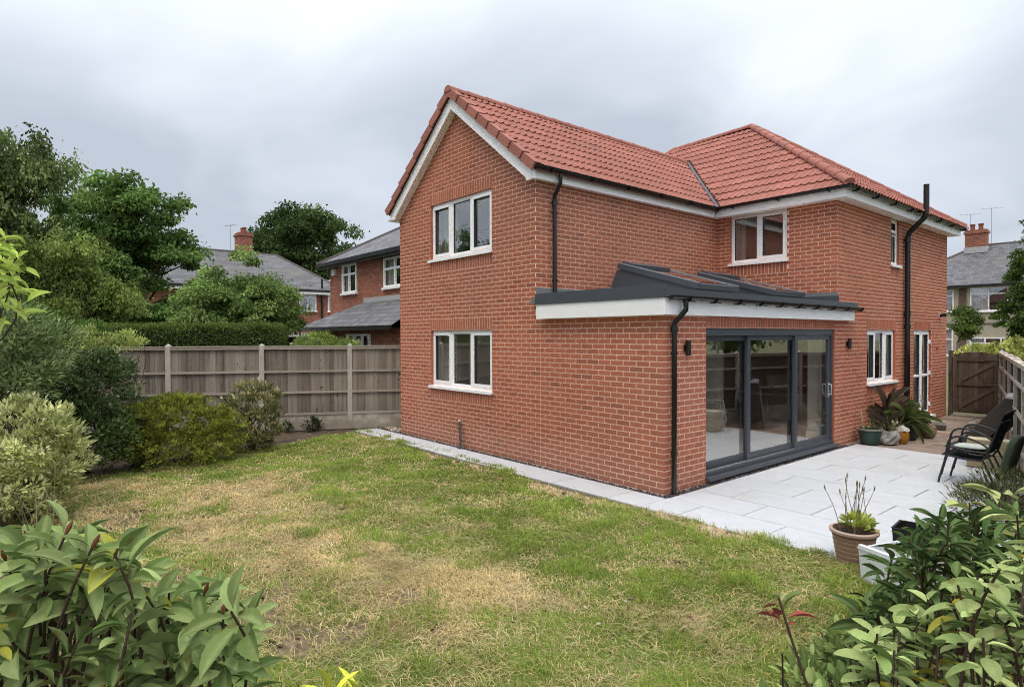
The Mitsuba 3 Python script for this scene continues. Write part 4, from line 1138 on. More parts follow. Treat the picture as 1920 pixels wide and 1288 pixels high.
shrub('green_bush', 'fresh green rounded bush beside the dusky red one', [(-11.2, -6.0, 2.0, .6, .6, .7), (-11.6, -5.1, 1.7, .7, .6, .7)], 56, 5200, .07, .5, (.05, .095, .022), (.09, .145, .04), jit=.14)
shrub('buddleia_bush', 'tall grey green bush with narrow leaves at the left edge', [(-5.64, -6.53, 2.08, 0.62, 0.5, 0.42), (-5.58, -6.14, 1.94, 0.4, 0.4, 0.3), (-5.51, -6.53, 1.60, 0.6, 0.5, 0.45)], 57, 6500, .095, .28, (.08, .12, .04), (.20, .25, .12), jit=.17, stems=16, upw=.7, spread=.25)
shrub('viburnum_bush', 'sprawling dark leaved bush hiding the fence at the left', [(-6.63, -5.85, 1.23, 0.75, 0.75, 0.66), (-6.75, -5.37, 1.15, 0.55, 0.55, 0.62), (-6.68, -6.23, 1.06, 0.7, 0.7, 0.66), (-6.22, -5.69, 0.58, 0.75, 0.75, 0.45), (-6.91, -5.24, 1.48, 0.32, 0.4, 0.36), (-6.43, -5.16, 0.50, 0.4, 0.4, 0.42)], 58, 19000, .062, .5, (.028, .048, .017), (.070, .100, .036), jit=.13, stems=14, spread=.35, tips=((.22, .26, .15), .16))  # paler tips put leaf highlights into the colour of some upper leaves
shrub('juniper_bush', 'low rounded golden green bush at the edge of the lawn', [(-6.52, -4.33, 0.57, 0.62, 0.78, 0.54), (-6.51, -4.94, 0.53, 0.5, 0.5, 0.48), (-6.33, -3.80, 0.43, 0.45, 0.5, 0.42), (-6.40, -4.35, 0.25, 0.8, 0.95, 0.3)], 59, 26000, .048, .5, (.095, .118, .020), (.19, .205, .040), jit=.07, stems=8, upw=1.0, spread=.3)
shrub('hebe_bush', 'cream flowered bush with arching dry stalks in front of the concrete gravel board', [(-6.85, -3.00, 0.85, 0.44, 0.5, 0.36), (-6.84, -3.01, 0.41, 0.36, 0.45, 0.36), (-6.89, -3.07, 0.11, 0.36, 0.4, 0.2)], 60, 3600, .085, .40, (.085, .10, .035), (.17, .165, .075), jit=.10, stems=26, tips=((.62, .52, .32), .42), upw=1.1)
shrub('euonymus_bush', 'variegated cream and green bush at the left of the lawn', [(-4.19, -6.38, 0.85, 0.62, 0.55, 0.52), (-4.12, -6.14, 0.65, 0.42, 0.4, 0.42), (-4.16, -6.50, 0.45, 0.7, 0.5, 0.45), (-4.00, -6.32, 0.27, 0.5, 0.45, 0.3)], 61, 11000, .070, .42, (.18, .21, .07), (.44, .46, .22), jit=.085, stems=12, spread=.28, tips=((.62, .60, .36), .40), upw=.8)
shrub('ivy_plant', 'dark clump of ivy at the foot of the concrete gravel board', [(-8.30, -1.35, .13, .15, .16, .16)], 62, 420, .055, .7, (.03, .045, .02), (.06, .085, .035), jit=.07, stems=5, cat='plant')
shrub('weed_plant', 'small leafy weed beside the middle of the gravel board', [(-8.55, -1.85, .10, .12, .12, .10)], 63, 200, .06, .5, (.045, .075, .03), (.1, .13, .06), jit=.06, stems=4, cat='plant')
shrub('hosta_plant', 'sprawling weeds on the bare soil beneath the dark bush', [(-6.65, -4.95, .10, .30, .35, .12)], 64, 500, .09, .35, (.05, .085, .03), (.12, .16, .07), jit=.10, stems=6, cat='plant')
shrub('rockery_plant', 'tangle of thin grey green stems behind the stacked chairs', [(2.98, 2.7, .16, .40, .6, .24), (3.05, 1.7, .20, .35, .5, .22)], 65, 1900, .085, .16, (.05, .062, .025), (.14, .145, .065), jit=.13, stems=40, cat='plant', upw=1.0)
shrub('hydrangea_bush', 'lime yellow bush behind the arched gate', [(.5, 13.6, 1.45, .75, .5, .33), (1.15, 13.2, 1.55, .35, .35, .4)], 66, 3600, .08, .6, (.20, .235, .06), (.36, .37, .13), jit=.12)
shrub('climber_plant', 'pale leaved climber spilling over the right fence', [(3.15, 5.2, 1.65, .25, .8, .22)], 67, 900, .06, .6, (.15, .18, .07), (.4, .4, .25), jit=.1, cat='plant')


def stalks(name, label, cat, base, n, h, r, sd, col, head=None, mat='matte', lean=.25, holder=None):
    rr = np.random.default_rng(sd); mb = MB(); hd = MB(); base = np.asarray(base, float)
    for _ in range(n):
        b = base + np.append(rr.normal(0, r, 2), 0); t = b + np.append(rr.normal(0, lean * h, 2), h * rr.uniform(.55, 1.0)); c = (b + t) / 2 + np.append(rr.normal(0, .05 * h, 2), .04 * h)
        p = [(1 - s) ** 2 * b + 2 * s * (1 - s) * c + s * s * t for s in np.linspace(0, 1, 7)]
        mb.tube(p, np.linspace(.0045, .0022, 7), np.array(col) * rr.uniform(.6, 1.3), 5, cap=False)
        if head is not None:
            hd.tube([t, t + (t - c) * .06 + Z * .01, t + (t - c) * .12 + Z * .03], [.003, .007, .002], head, 5)
    k = holder or thing(name, label, cat)
    put('stems', mb, mat, k, kind='stuff')
    if head is not None:
        put('seed_heads', hd, mat, k, kind='stuff')
    return k


stalks('dead_stalk', 'pale dead stalks at the foot of the variegated bush', 'stalks', (-3.55, -6.25, 0), 12, .62, .12, 5, (.34, .29, .19))

# ------------------------------------------------------------------ big-leaved foreground shrubs: every leaf near the lens is a part
LEAFN = {}


def whorl_shrub(name, label, shoots, seed, ls, asp, ca, cb, new=None, kind='long', per=(7, 10), base=(0, 0), stem=(.055, .03, .022), limit=300, bud=None, rib=.35, lo=15, hi=62, gap=.012):
    """shoots: (x, y, z, dx, dy) tips; a stem to each and a rosette of leaves round its last part."""
    r = np.random.default_rng(seed); k = thing(name, label, 'shrub'); L_ = []; sm = MB(); bm = MB()
    for (x, y, z, dx, dy) in shoots:
        tip = np.array([x, y, z]); d = unit([dx, dy, 1.0]); b = np.array([base[0] + (x - base[0]) * .35, base[1] + (y - base[1]) * .35, max(.02, z - .7)])
        p = [(1 - s) ** 2 * b + 2 * s * (1 - s) * (tip - d * .35) + s * s * tip for s in np.linspace(0, 1, 9)]; sm.tube(p, np.linspace(.0055, .0028, 9), np.array(stem) * r.uniform(.7, 1.4), 6, cap=False)
        n = r.integers(*per); a0 = r.uniform(0, 6.28); e1 = unit(np.cross(d, [1, .2, .1])); e2 = np.cross(d, e1); isnew = new is not None and r.random() < new[1]
        for i_ in range(n):
            an = a0 + i_ * 2.4; el = math.radians(r.uniform(lo, hi) * (1 - .55 * i_ / n)); out = math.cos(an) * e1 + math.sin(an) * e2
            ax = out * math.cos(el) + d * math.sin(el); pos = tip - d * (gap * i_ * (ls / .11)) + out * .006
            c = tone(r, 1, ca, cb, .22)[0]
            if isnew and i_ > n * .4 or (new is not None and r.random() < new[1] * .15):
                c = np.array(new[0]) * np.exp(r.normal(0, .15))
            nr = d * .8 + out * -.25 + r.normal(0, .22, 3); l = ls * r.uniform(.55, 1.2) * (.72 + .28 * min(1, (i_ + 2) / 5))
            L_.append((pos, ax, nr, l, l * asp * r.uniform(.85, 1.15), c, r.uniform(-.05, .30)))
        if bud is not None and r.random() < bud[1]:
            bm.tube([tip, tip + d * .015, tip + d * .032], [.004, .006, .0015], np.array(bud[0]) * r.uniform(.7, 1.3), 7)
    put('stems', sm, 'satin', k, kind='stuff')
    if bm.n:
        put('buds', bm, 'satin', k, kind='stuff')
    arr = [np.array([q[i_] for q in L_]) for i_ in range(7)]
    sc = [F_PX * q[3] / max(.4, float((q[0] - CAM) @ FWD)) if in_view(*q[0], 120)[0] else 0 for q in L_]; order = np.argsort(sc)[::-1]
    for i_ in order[:limit]:
        if sc[i_] < 9:
            continue
        put('leaf', MB().add(*leaves(*[a[i_:i_ + 1] for a in arr[:6]], kind, rib, arr[6][i_:i_ + 1])), 'leaf', k)
    rest = np.array([i_ for j_, i_ in enumerate(order) if j_ >= limit or sc[i_] < 9], int)
    if len(rest):
        put('foliage', MB().add(*leaves(*[a[rest] for a in arr[:6]], kind, rib, arr[6][rest])), 'leaf', k, kind='stuff')
    return k


def shoots_in(r, n, x0, x1, y0, y1, ztop):
    out = []
    for _ in range(n):
        x, y = r.uniform(x0, x1), r.uniform(y0, y1); out.append((x, y, ztop(x, y) + r.normal(0, .05), r.normal(0, .25), r.normal(0, .25)))
    return out




# (x, y, height, lean x, lean y) of each shoot's tip, in metres
# bottom left: beside the photographer, between 1.1 and 2 m away
S1 = [(2.56, -6.63, 1.46, .36, .01), (1.98, -6.65, 1.20, .35, .29), (2.20, -6.64, 1.21, .06, -.02), (2.53, -6.63, 1.27, .05, -.24), (2.55, -6.62, 1.53, .15, -.29), (2.23, -6.62, 1.22, .57, .29), (2.34, -6.62, 1.30, .23, -.12), (2.40, -6.61, 1.05, .36, .20), (2.88, -6.60, 1.43, .58, -.11), (2.75, -6.60, 1.43, .40, .35), (1.91, -6.60, 1.11, .25, -.00), (1.90, -6.60, 1.36, .24, -.01), (2.97, -6.58, 1.46, .17, .18), (2.27, -6.59, 1.12, .07, -.07), (1.95, -6.58, 1.12, .54, -.01), (2.07, -6.58, .92, .36, -.21), (2.45, -6.57, 1.24, .52, .08), (2.90, -6.57, 1.32, .71, .07), (2.50, -6.56, 1.43, -.35, -.25), (2.84, -6.56, 1.53, .45, -.25), (2.16, -6.55, 1.22, .06, .66), (2.58, -6.55, 1.44, .24, -.02), (2.62, -6.54, 1.21, .60, .01), (2.99, -6.55, 1.38, .46, -.59), (2.62, -6.53, 1.47, .31, .01), (2.70, -6.53, 1.24, -.17, .12), (2.34, -6.52, 1.22, .03, -.00), (2.04, -6.51, 1.20, -.04, .39), (2.14, -6.51, 1.08, -.12, .38), (2.32, -6.51, 1.04, -.06, .52), (2.18, -6.50, 1.40, .22, -.35), (2.68, -6.50, 1.51, .43, .51), (2.80, -6.50, 1.52, .34, -.06), (2.56, -6.49, 1.33, -.09, -.11), (2.02, -6.47, 1.01, .02, -.08), (2.97, -6.50, 1.56, .67, -.24), (2.23, -6.47, 1.16, .50, -.04), (3.02, -6.49, 1.54, .42, .01), (2.46, -6.47, 1.34, .49, -.49), (2.51, -6.46, 1.40, -.05, .46), (2.70, -6.47, 1.47, .03, .08), (2.11, -6.44, 1.25, .23, -.14), (2.54, -6.45, 1.38, .66, .20), (2.04, -6.42, 1.06, .38, .18), (2.47, -6.44, .96, .35, .46), (2.31, -6.43, 1.29, -.12, .17), (2.72, -6.44, 1.38, .15, -.09), (3.00, -6.45, 1.61, -.02, .45), (2.56, -6.42, 1.49, .22, .23), (3.02, -6.45, 1.34, -.39, .17), (2.58, -6.42, 1.48, .32, .14), (2.68, -6.42, 1.42, -.19, -.13), (2.85, -6.43, 1.56, -.12, .08), (2.20, -6.37, 1.39, .51, .00), (3.11, -6.44, 1.39, -.15, .50), (2.34, -6.37, .87, .10, .03), (3.00, -6.42, 1.47, .10, .07), (2.57, -6.39, 1.08, .19, .71), (2.34, -6.36, 1.25, .16, .20), (2.50, -6.37, 1.29, .45, .14), (2.85, -6.39, 1.51, .36, .12), (2.63, -6.37, 1.39, -.41, .12), (3.12, -6.41, 1.60, .19, .47), (2.51, -6.34, 1.41, .40, .61), (2.68, -6.36, 1.06, .05, -.19), (2.67, -6.35, 1.14, .42, -.08), (3.06, -6.39, 1.50, .28, .55), (2.36, -6.31, 1.12, .44, -.11), (2.71, -6.34, 1.03, .35, -.05), (2.82, -6.35, 1.28, -.11, .50), (2.72, -6.33, 1.29, .28, .43), (2.73, -6.33, 1.45, -.05, -.01), (3.13, -6.37, 1.58, -.15, -.41), (3.03, -6.35, 1.51, .29, .47), (3.10, -6.36, 1.58, .17, .31), (2.75, -6.31, 1.44, .54, -.63), (3.14, -6.36, 1.29, .15, -.13), (3.14, -6.36, 1.25, -.23, .26), (3.13, -6.35, 1.36, .21, .16), (2.21, -6.22, .90, .17, .31), (2.28, -6.23, .81, .13, -.14), (2.95, -6.31, 1.47, .43, -.17), (3.17, -6.34, 1.46, -.33, .28), (2.65, -6.26, 1.02, .10, .64), (2.41, -6.22, 1.13, -.29, .10), (2.67, -6.25, .95, .01, .44), (2.87, -6.28, 1.27, .33, -.01), (3.15, -6.31, 1.47, .53, -.59), (2.27, -6.18, .90, .06, -.31), (2.90, -6.27, 1.13, .20, -.16), (2.27, -6.16, 1.05, .74, .40), (2.65, -6.22, .88, .32, -.13), (3.07, -6.28, 1.09, -.04, .40), (2.43, -6.17, .89, -.04, .40), (2.66, -6.20, .99, .55, .17), (2.68, -6.20, 1.11, -.24, -.11), (2.96, -6.25, 1.32, .32, .69), (2.87, -6.22, 1.31, .07, -.25), (3.14, -6.27, 1.29, .64, -.29), (2.91, -6.22, 1.38, .25, .00), (2.46, -6.13, .90, .19, .05), (2.85, -6.20, 1.01, .05, .14), (3.15, -6.25, 1.30, .48, .19), (3.07, -6.23, 1.08, .09, .07), (2.98, -6.22, 1.07, .50, .02), (3.16, -6.24, 1.31, .09, .18), (2.56, -6.11, 1.24, .01, .12), (2.42, -6.08, .93, .05, -.14), (2.42, -6.08, 1.03, .24, .50), (2.83, -6.15, 1.35, .23, -.04), (2.95, -6.18, .95, .17, .43), (3.09, -6.20, 1.27, .07, .46), (2.35, -6.04, .86, -.36, .10), (2.50, -6.06, 1.09, -.11, -.20), (3.18, -6.21, 1.39, .46, -.51), (2.65, -6.08, 1.20, -.02, -.12), (2.83, -6.12, 1.29, .26, .16), (3.03, -6.16, 1.40, .38, .24), (2.42, -6.01, .74, .21, .19), (2.67, -6.06, 1.17, .08, .27), (2.84, -6.10, .99, .08, .80), (3.25, -6.19, 1.32, .23, .17), (2.47, -5.99, 1.14, .18, 1.03), (2.60, -6.02, 1.01, .29, .04), (2.51, -5.99, 1.20, .18, .22), (3.28, -6.18, 1.34, .28, -.30), (3.09, -6.13, 1.36, -.14, .02), (2.88, -6.07, 1.23, .07, .22), (2.89, -6.07, 1.14, -.46, -.11), (3.01, -6.10, 1.16, .53, .48), (3.31, -6.17, 1.45, .35, -.62), (2.77, -6.02, .79, .02, -.09), (2.51, -5.94, 1.00, .59, -.25), (2.70, -5.99, 1.08, .18, -.34), (2.81, -6.01, .88, .21, -.01), (2.78, -6.00, .82, -.26, -.16), (3.02, -6.07, 1.08, -.04, -.04), (2.64, -5.95, .83, -.26, -.11), (2.95, -6.03, .94, .76, .22), (2.90, -6.01, 1.00, -.11, -.09)]
whorl_shrub('rhododendron_shrub', 'large leathery leaved shrub filling the lower left corner beside the lawn', S1, 72, .108, .36, (.070, .115, .030), (.20, .25, .10), new=((.42, .42, .07), .05), base=(2.9, -6.5), bud=((.17, .05, .028), .3), per=(7, 11), lo=5, hi=58, rib=.5)
S2_ = [(3.78, -3.95, .75, -.30, -.17), (3.69, -3.66, .48, -.54, .59), (3.88, -4.16, .64, -.17, -.10), (3.69, -3.62, .66, .21, .39), (3.95, -4.32, .86, .30, .67), (3.96, -4.34, 1.13, -.07, -.57), (3.69, -3.55, .52, .07, .16), (3.74, -3.70, .78, .02, -.75), (3.96, -4.28, 1.17, .14, .24), (3.84, -3.91, .96, -.34, .04), (3.93, -4.17, .88, -.21, -.37), (3.76, -3.66, .78, .29, -.01), (4.01, -4.35, 1.15, -.00, -.33), (3.82, -3.79, .89, -.04, -.11), (4.03, -4.38, .89, -.15, .13), (3.76, -3.57, .94, -.53, -.00), (3.78, -3.60, .66, .26, .11), (4.03, -4.32, .87, .38, .12), (3.90, -3.92, 1.00, -.04, -.15), (3.80, -3.60, .61, -.41, -.04), (3.94, -4.02, .96, -.13, .22), (3.92, -3.95, 1.21, .21, -.02), (3.78, -3.47, .75, .58, .37), (3.89, -3.80, 1.14, -.09, -.38), (4.06, -4.30, 1.23, -.10, .42), (3.89, -3.73, .88, -.20, -.12), (3.91, -3.78, 1.07, -.14, -.04), (4.08, -4.32, 1.21, -.07, .52), (3.95, -3.89, .87, -.01, -.74), (4.03, -4.12, 1.24, -.10, .27), (4.05, -4.19, 1.37, -.43, .13), (3.85, -3.47, 1.08, .47, -.23), (3.88, -3.57, .94, -.04, .06), (3.87, -3.50, 1.22, -.02, -.03), (3.92, -3.64, .68, -.31, -.00), (4.01, -3.96, 1.30, -.62, .09), (4.10, -4.24, 1.32, -.01, -.16), (3.90, -3.49, .78, .07, -.03), (4.11, -4.22, 1.33, .19, -.20), (3.95, -3.64, 1.16, .19, -.07), (4.14, -4.28, 1.01, .10, -.01), (4.10, -4.13, .96, -.54, -.74), (4.01, -3.79, 1.29, .18, -.47), (4.08, -4.03, 1.16, .03, .23), (4.11, -4.11, 1.35, -.52, -.06), (3.91, -3.32, .88, .37, .03), (4.04, -3.82, 1.36, .28, -.19), (3.96, -3.50, .95, -.04, -.02), (4.15, -4.18, 1.38, .37, .12), (3.95, -3.36, .81, -.42, -.32), (3.97, -3.44, 1.25, .29, -.02), (4.15, -4.14, 1.45, .01, .06), (4.01, -3.54, 1.20, .16, .42), (3.99, -3.44, 1.19, .17, .23), (4.16, -4.11, 1.36, -.07, .17), (4.06, -3.67, 1.09, -.16, -.21), (3.99, -3.34, .91, .60, -.49), (3.97, -3.26, 1.26, .07, .41), (4.11, -3.80, 1.25, -.11, -.17), (4.06, -3.55, .81, .15, -.16), (4.18, -4.04, 1.25, -.13, -.11), (4.06, -3.52, 1.32, -.41, .21), (4.07, -3.51, 1.27, .22, -.56), (4.09, -3.58, 1.13, -.17, .33), (4.01, -3.18, .87, -.25, -.20), (4.16, -3.84, 1.28, .01, .02), (4.06, -3.35, 1.11, -.38, .35), (4.16, -3.80, .96, .17, -.23), (4.16, -3.79, 1.19, -.69, -.24), (4.10, -3.45, 1.30, .19, .00), (4.16, -3.71, 1.31, .05, -.15), (4.04, -3.13, .83, -.44, .06), (4.17, -3.72, 1.24, -.11, .87), (4.14, -3.52, .79, .02, .27), (4.18, -3.69, .99, .41, .10), (4.10, -3.27, 1.22, .01, -.06), (4.11, -3.31, 1.06, .38, -.12), (4.15, -3.47, 1.03, -.04, .03), (4.16, -3.46, .83, -.21, -.13), (4.29, -4.10, 1.17, .19, -.20), (4.09, -3.08, .76, .28, .04), (4.23, -3.76, 1.12, -.07, -.30), (4.29, -4.04, 1.31, -.64, -.28), (4.24, -3.72, 1.11, .04, .07), (4.22, -3.60, 1.23, -.06, .07), (4.21, -3.57, 1.37, .65, -.26), (4.23, -3.58, .87, -.06, .00), (4.29, -3.93, 1.46, -.12, -.08), (4.15, -3.10, 1.20, .56, .02), (4.14, -3.02, .62, .16, .29), (4.16, -3.06, 1.10, .03, .20), (4.26, -3.62, 1.18, -.06, -.10), (4.28, -3.67, 1.01, .11, .32), (4.22, -3.32, 1.22, .14, -.18), (4.27, -3.56, 1.00, .40, .02), (4.19, -3.05, 1.14, .55, -.26), (4.33, -3.90, 1.29, -.05, -.27), (4.24, -3.27, .83, .05, -.17), (4.32, -3.78, 1.34, -.03, -.51), (4.27, -3.40, 1.23, .03, .40), (4.23, -3.11, .80, .35, -.11), (4.30, -3.49, .96, -.24, .08), (4.31, -3.60, 1.34, -.28, -.32), (4.30, -3.47, 1.18, .02, .29), (4.36, -3.77, 1.04, -.52, .04)]
whorl_shrub('pieris_shrub', 'glossy dark green shrub beside the white tub at the right', S2_, 73, .100, .27, (.030, .058, .018), (.075, .115, .040), base=(4.0, -4.2), per=(8, 13), lo=5, hi=62, rib=.25)
S3 = [(4.20, -4.99, 1.25, -.34, .30), (4.19, -4.93, 1.09, -.59, .24), (4.07, -4.58, .98, .21, -.23), (4.20, -4.95, 1.30, .13, -.04), (4.26, -5.11, 1.16, .32, .44), (4.23, -5.01, 1.36, -.07, -.01), (4.19, -4.88, 1.32, .15, -.02), (4.25, -5.03, 1.19, .09, .19), (4.03, -4.36, 1.04, .00, .06), (4.12, -4.59, 1.13, .48, -.01), (4.18, -4.75, .94, .08, -.40), (4.05, -4.34, 1.07, -.58, .41), (4.26, -4.98, 1.34, -.11, .58), (4.11, -4.50, 1.20, .28, -.44), (4.17, -4.67, 1.16, .30, .03), (4.18, -4.69, 1.26, -.05, .50), (4.15, -4.58, .92, .42, .14), (4.13, -4.49, 1.14, -.37, -.21), (4.19, -4.63, 1.09, .10, -.13), (4.24, -4.80, 1.17, .22, -.02), (4.22, -4.71, 1.16, -.32, -.08), (4.21, -4.66, 1.31, -.11, .31), (4.23, -4.71, 1.19, .47, .11), (4.19, -4.56, 1.05, .03, -.02), (4.19, -4.52, 1.10, .22, .36), (4.16, -4.41, .88, -.08, -.33), (4.14, -4.32, 1.23, -.35, .09), (4.23, -4.63, 1.34, .07, .01), (4.18, -4.39, 1.05, .03, .05), (4.22, -4.53, 1.22, -.35, .53), (4.26, -4.68, 1.19, -.08, .06), (4.29, -4.76, 1.30, .01, .35), (4.19, -4.35, 1.17, -.05, .37), (4.27, -4.64, 1.31, .31, .14), (4.19, -4.30, .99, -.13, -.28), (4.24, -4.48, 1.07, .00, -.09), (4.28, -4.65, 1.38, -.55, .08), (4.22, -4.33, 1.07, .08, .16), (4.24, -4.38, 1.09, -.17, .54), (4.31, -4.70, 1.45, -.17, -.21), (4.35, -4.82, 1.23, -.03, -.46), (4.30, -4.58, 1.33, -.13, -.07), (4.26, -4.38, 1.07, .87, .31), (4.22, -4.20, .92, -.05, -.08), (4.25, -4.30, 1.30, -.41, -.03), (4.35, -4.71, 1.40, -.02, .16), (4.30, -4.47, 1.09, -.38, .41), (4.23, -4.14, .92, .64, .19), (4.33, -4.58, 1.44, .22, -.11), (4.42, -4.95, 1.42, -.01, -.09), (4.26, -4.18, .96, .19, -.24), (4.36, -4.63, 1.31, -.33, -.08), (4.32, -4.44, 1.15, .09, .05), (4.41, -4.81, 1.31, .03, .08), (4.29, -4.21, 1.27, -.34, .32), (4.39, -4.68, 1.40, .05, .43), (4.32, -4.30, 1.10, .36, -.27), (4.43, -4.86, 1.55, .48, -.26), (4.36, -4.47, 1.11, -.26, -.11), (4.43, -4.81, 1.41, -.24, -.32), (4.38, -4.50, 1.43, -.45, -.15), (4.32, -4.18, 1.00, .17, -.03), (4.37, -4.40, 1.15, .42, -.53), (4.33, -4.15, 1.32, .03, -.14), (4.37, -4.33, 1.43, .04, -.33), (4.39, -4.46, 1.36, -.15, .42), (4.32, -4.01, 1.34, -.44, .42), (4.37, -4.24, 1.14, .29, .47), (4.44, -4.66, 1.53, -.01, .35), (4.37, -4.18, 1.44, .06, .15), (4.47, -4.77, 1.30, -.08, -.43), (4.47, -4.76, 1.42, -.37, -.12), (4.35, -3.97, 1.38, -.19, .01), (4.45, -4.53, 1.42, .04, .28), (4.43, -4.41, 1.49, .17, -.04), (4.37, -3.98, 1.39, -.04, .17), (4.45, -4.48, 1.48, .12, .29), (4.40, -4.09, 1.26, -.22, .29), (4.48, -4.58, 1.51, -.20, .20), (4.50, -4.73, 1.48, .01, -.03)]
whorl_shrub('spindle_shrub', 'pale green rounded leaf shrub in the lower right corner', S3, 74, .074, .46, (.11, .165, .05), (.26, .31, .125), new=((.34, .30, .05), .07), base=(4.45, -5.2), kind='round', per=(6, 10), lo=-5, hi=50, gap=.02, rib=.25)
S5 = [(4.03, -3.38, 1.35, -.00, .00), (4.06, -3.31, 1.29, -.08, -.13), (4.10, -3.44, 1.22, .25, .21), (4.17, -3.52, 1.44, .27, .09), (4.22, -3.56, 1.30, .12, .39), (4.26, -3.58, 1.38, -.39, .39), (4.23, -3.08, 1.42, -.13, .24)]
whorl_shrub('magnolia_shrub', 'shoots with large pale yellow green leaves standing above the right hand shrubs', S5, 75, .15, .34, (.26, .30, .11), (.36, .39, .18), base=(4.35, -3.9), kind='long', per=(4, 7), lo=-5, hi=30, rib=.3)
# the bright branch that hangs in at the upper left, and the yellow shoots at the bottom
S4 = [(.85, -6.71, 2.44, .59, .03), (.93, -6.71, 2.48, 1.05, .26), (1.04, -6.69, 2.57, .56, -.16), (1.23, -6.68, 2.48, .03, -.08), (1.14, -6.67, 2.37, .62, -.26), (1.06, -6.67, 2.50, .60, .07), (1.10, -6.66, 2.56, .57, .08), (1.34, -6.64, 2.38, .11, .13), (1.46, -6.63, 2.39, .13, .67), (1.47, -6.63, 2.53, .40, -.04), (1.05, -6.62, 2.60, .54, .76), (1.11, -6.62, 2.52, .46, -.33), (1.54, -6.60, 2.52, .67, -.27), (1.59, -6.59, 2.45, .66, -.03), (1.46, -6.59, 2.53, .86, .63), (1.59, -6.58, 2.40, .65, .06), (1.61, -6.58, 2.24, .68, -.49), (1.24, -6.57, 2.49, .70, .17), (1.05, -6.56, 2.50, -.04, -.21), (1.34, -6.55, 2.31, .75, .13), (1.42, -6.54, 2.34, .74, -.27), (1.06, -6.53, 2.55, .69, .11), (1.64, -6.53, 2.28, .82, -.62), (1.17, -6.52, 2.34, .65, .34), (1.16, -6.51, 2.43, .71, .19), (1.06, -6.50, 2.48, 1.00, -.09)]
whorl_shrub('laurel_shrub', 'bright yellow green branch hanging in at the left edge', S4, 76, .10, .36, (.17, .24, .04), (.32, .40, .09), base=(1.2, -7.6), per=(5, 8), lo=-30, hi=30, gap=.028)
stalks('photinia_shoot', 'thin dark stems rising from the weeds at the right of the lawn', 'plant', (4.15, -4.85, 0), 5, 1.28, .05, 8, (.06, .03, .025), lean=.05)
whorl_shrub('red_tipped_shoot', 'single slanting stem tipped with red new leaves', [(4.04, -5.09, 1.42, -.4, .1)], 77, .07, .42, (.15, .22, .06), (.3, .34, .14), new=((.34, .09, .07), 1.0), base=(4.35, -4.8), kind='long', per=(9, 10), lo=0, hi=62)
whorl_shrub('yellow_lily_shoot', 'bright yellow pointed leaves at the bottom edge of the lawn', [(3.32, -5.94, 1.17, .0, .0), (3.36, -5.88, 1.14, .1, .1), (3.29, -6.0, 1.12, -.1, 0)], 78, .12, .20, (.34, .38, .05), (.48, .50, .08), base=(3.32, -5.95), kind='long', per=(3, 5), lo=60, hi=84, rib=.2)
shrub('nettle_plant', 'tangle of light green weeds between the lawn and the right hand shrubs', [(3.62, -3.6, .24, .36, .55, .28), (3.85, -4.3, .42, .30, .45, .42), (3.35, -2.8, .12, .3, .4, .16)], 79, 1300, .062, .5, (.10, .15, .045), (.20, .25, .09), jit=.13, stems=40, upw=.9, mat='leaf', kind='round', cat='plant', rib=.2)

# clods of dug earth on the worn turf
r = np.random.default_rng(88); n = 2600; x = r.uniform(-7.5, 3.0, n); y = r.uniform(-6.0, -.75, n); bare, dry = lawn_kind(x, y); ok = r.random(n) < np.clip(bare * .8 + dry * .35, 0, .8) * np.clip(G3(x, y, 1.4, 3, 89) * 4 - 1.6, 0, 1)
mb = MB(); ico0 = trimesh.creation.icosphere(1, 1.0)
for a_, b_ in zip(x[ok], y[ok]):
    q = r.uniform(.010, .028) * r.uniform(.5, 1.7, 3) * [1, 1, .5]; mb.add(np.array(ico0.vertices) * q * (1 + r.normal(0, .28, (len(ico0.vertices), 1))) + [a_, b_, float(lawn_z(np.array([a_]), np.array([b_]))[0]) - .002], ico0.faces, np.array([.085, .062, .042]) * r.uniform(.5, 1.7))
put('soil', mb, 'matte', kind='stuff')
# fallen leaves on the lawn
r = np.random.default_rng(90); n = 420; x = r.uniform(-8, 3.2, n); y = r.uniform(-6.3, -.8, n)
cl = np.where(r.random((n, 1)) < .45, np.array([[.08, .055, .035]]), np.array([[.45, .42, .30]])) * r.uniform(.7, 1.3, (n, 1)); ax = np.stack([np.cos(x * 37), np.sin(x * 37), r.normal(0, .2, n)], 1)
put('fallen_leaves', MB().add(*leaves(np.stack([x, y, lawn_z(x, y) + .022], 1), ax, Z + r.normal(0, .3, (n, 3)), r.uniform(.03, .07, n), r.uniform(.015, .035, n), cl, 'diamond')), 'leaf_matte', kind='stuff')

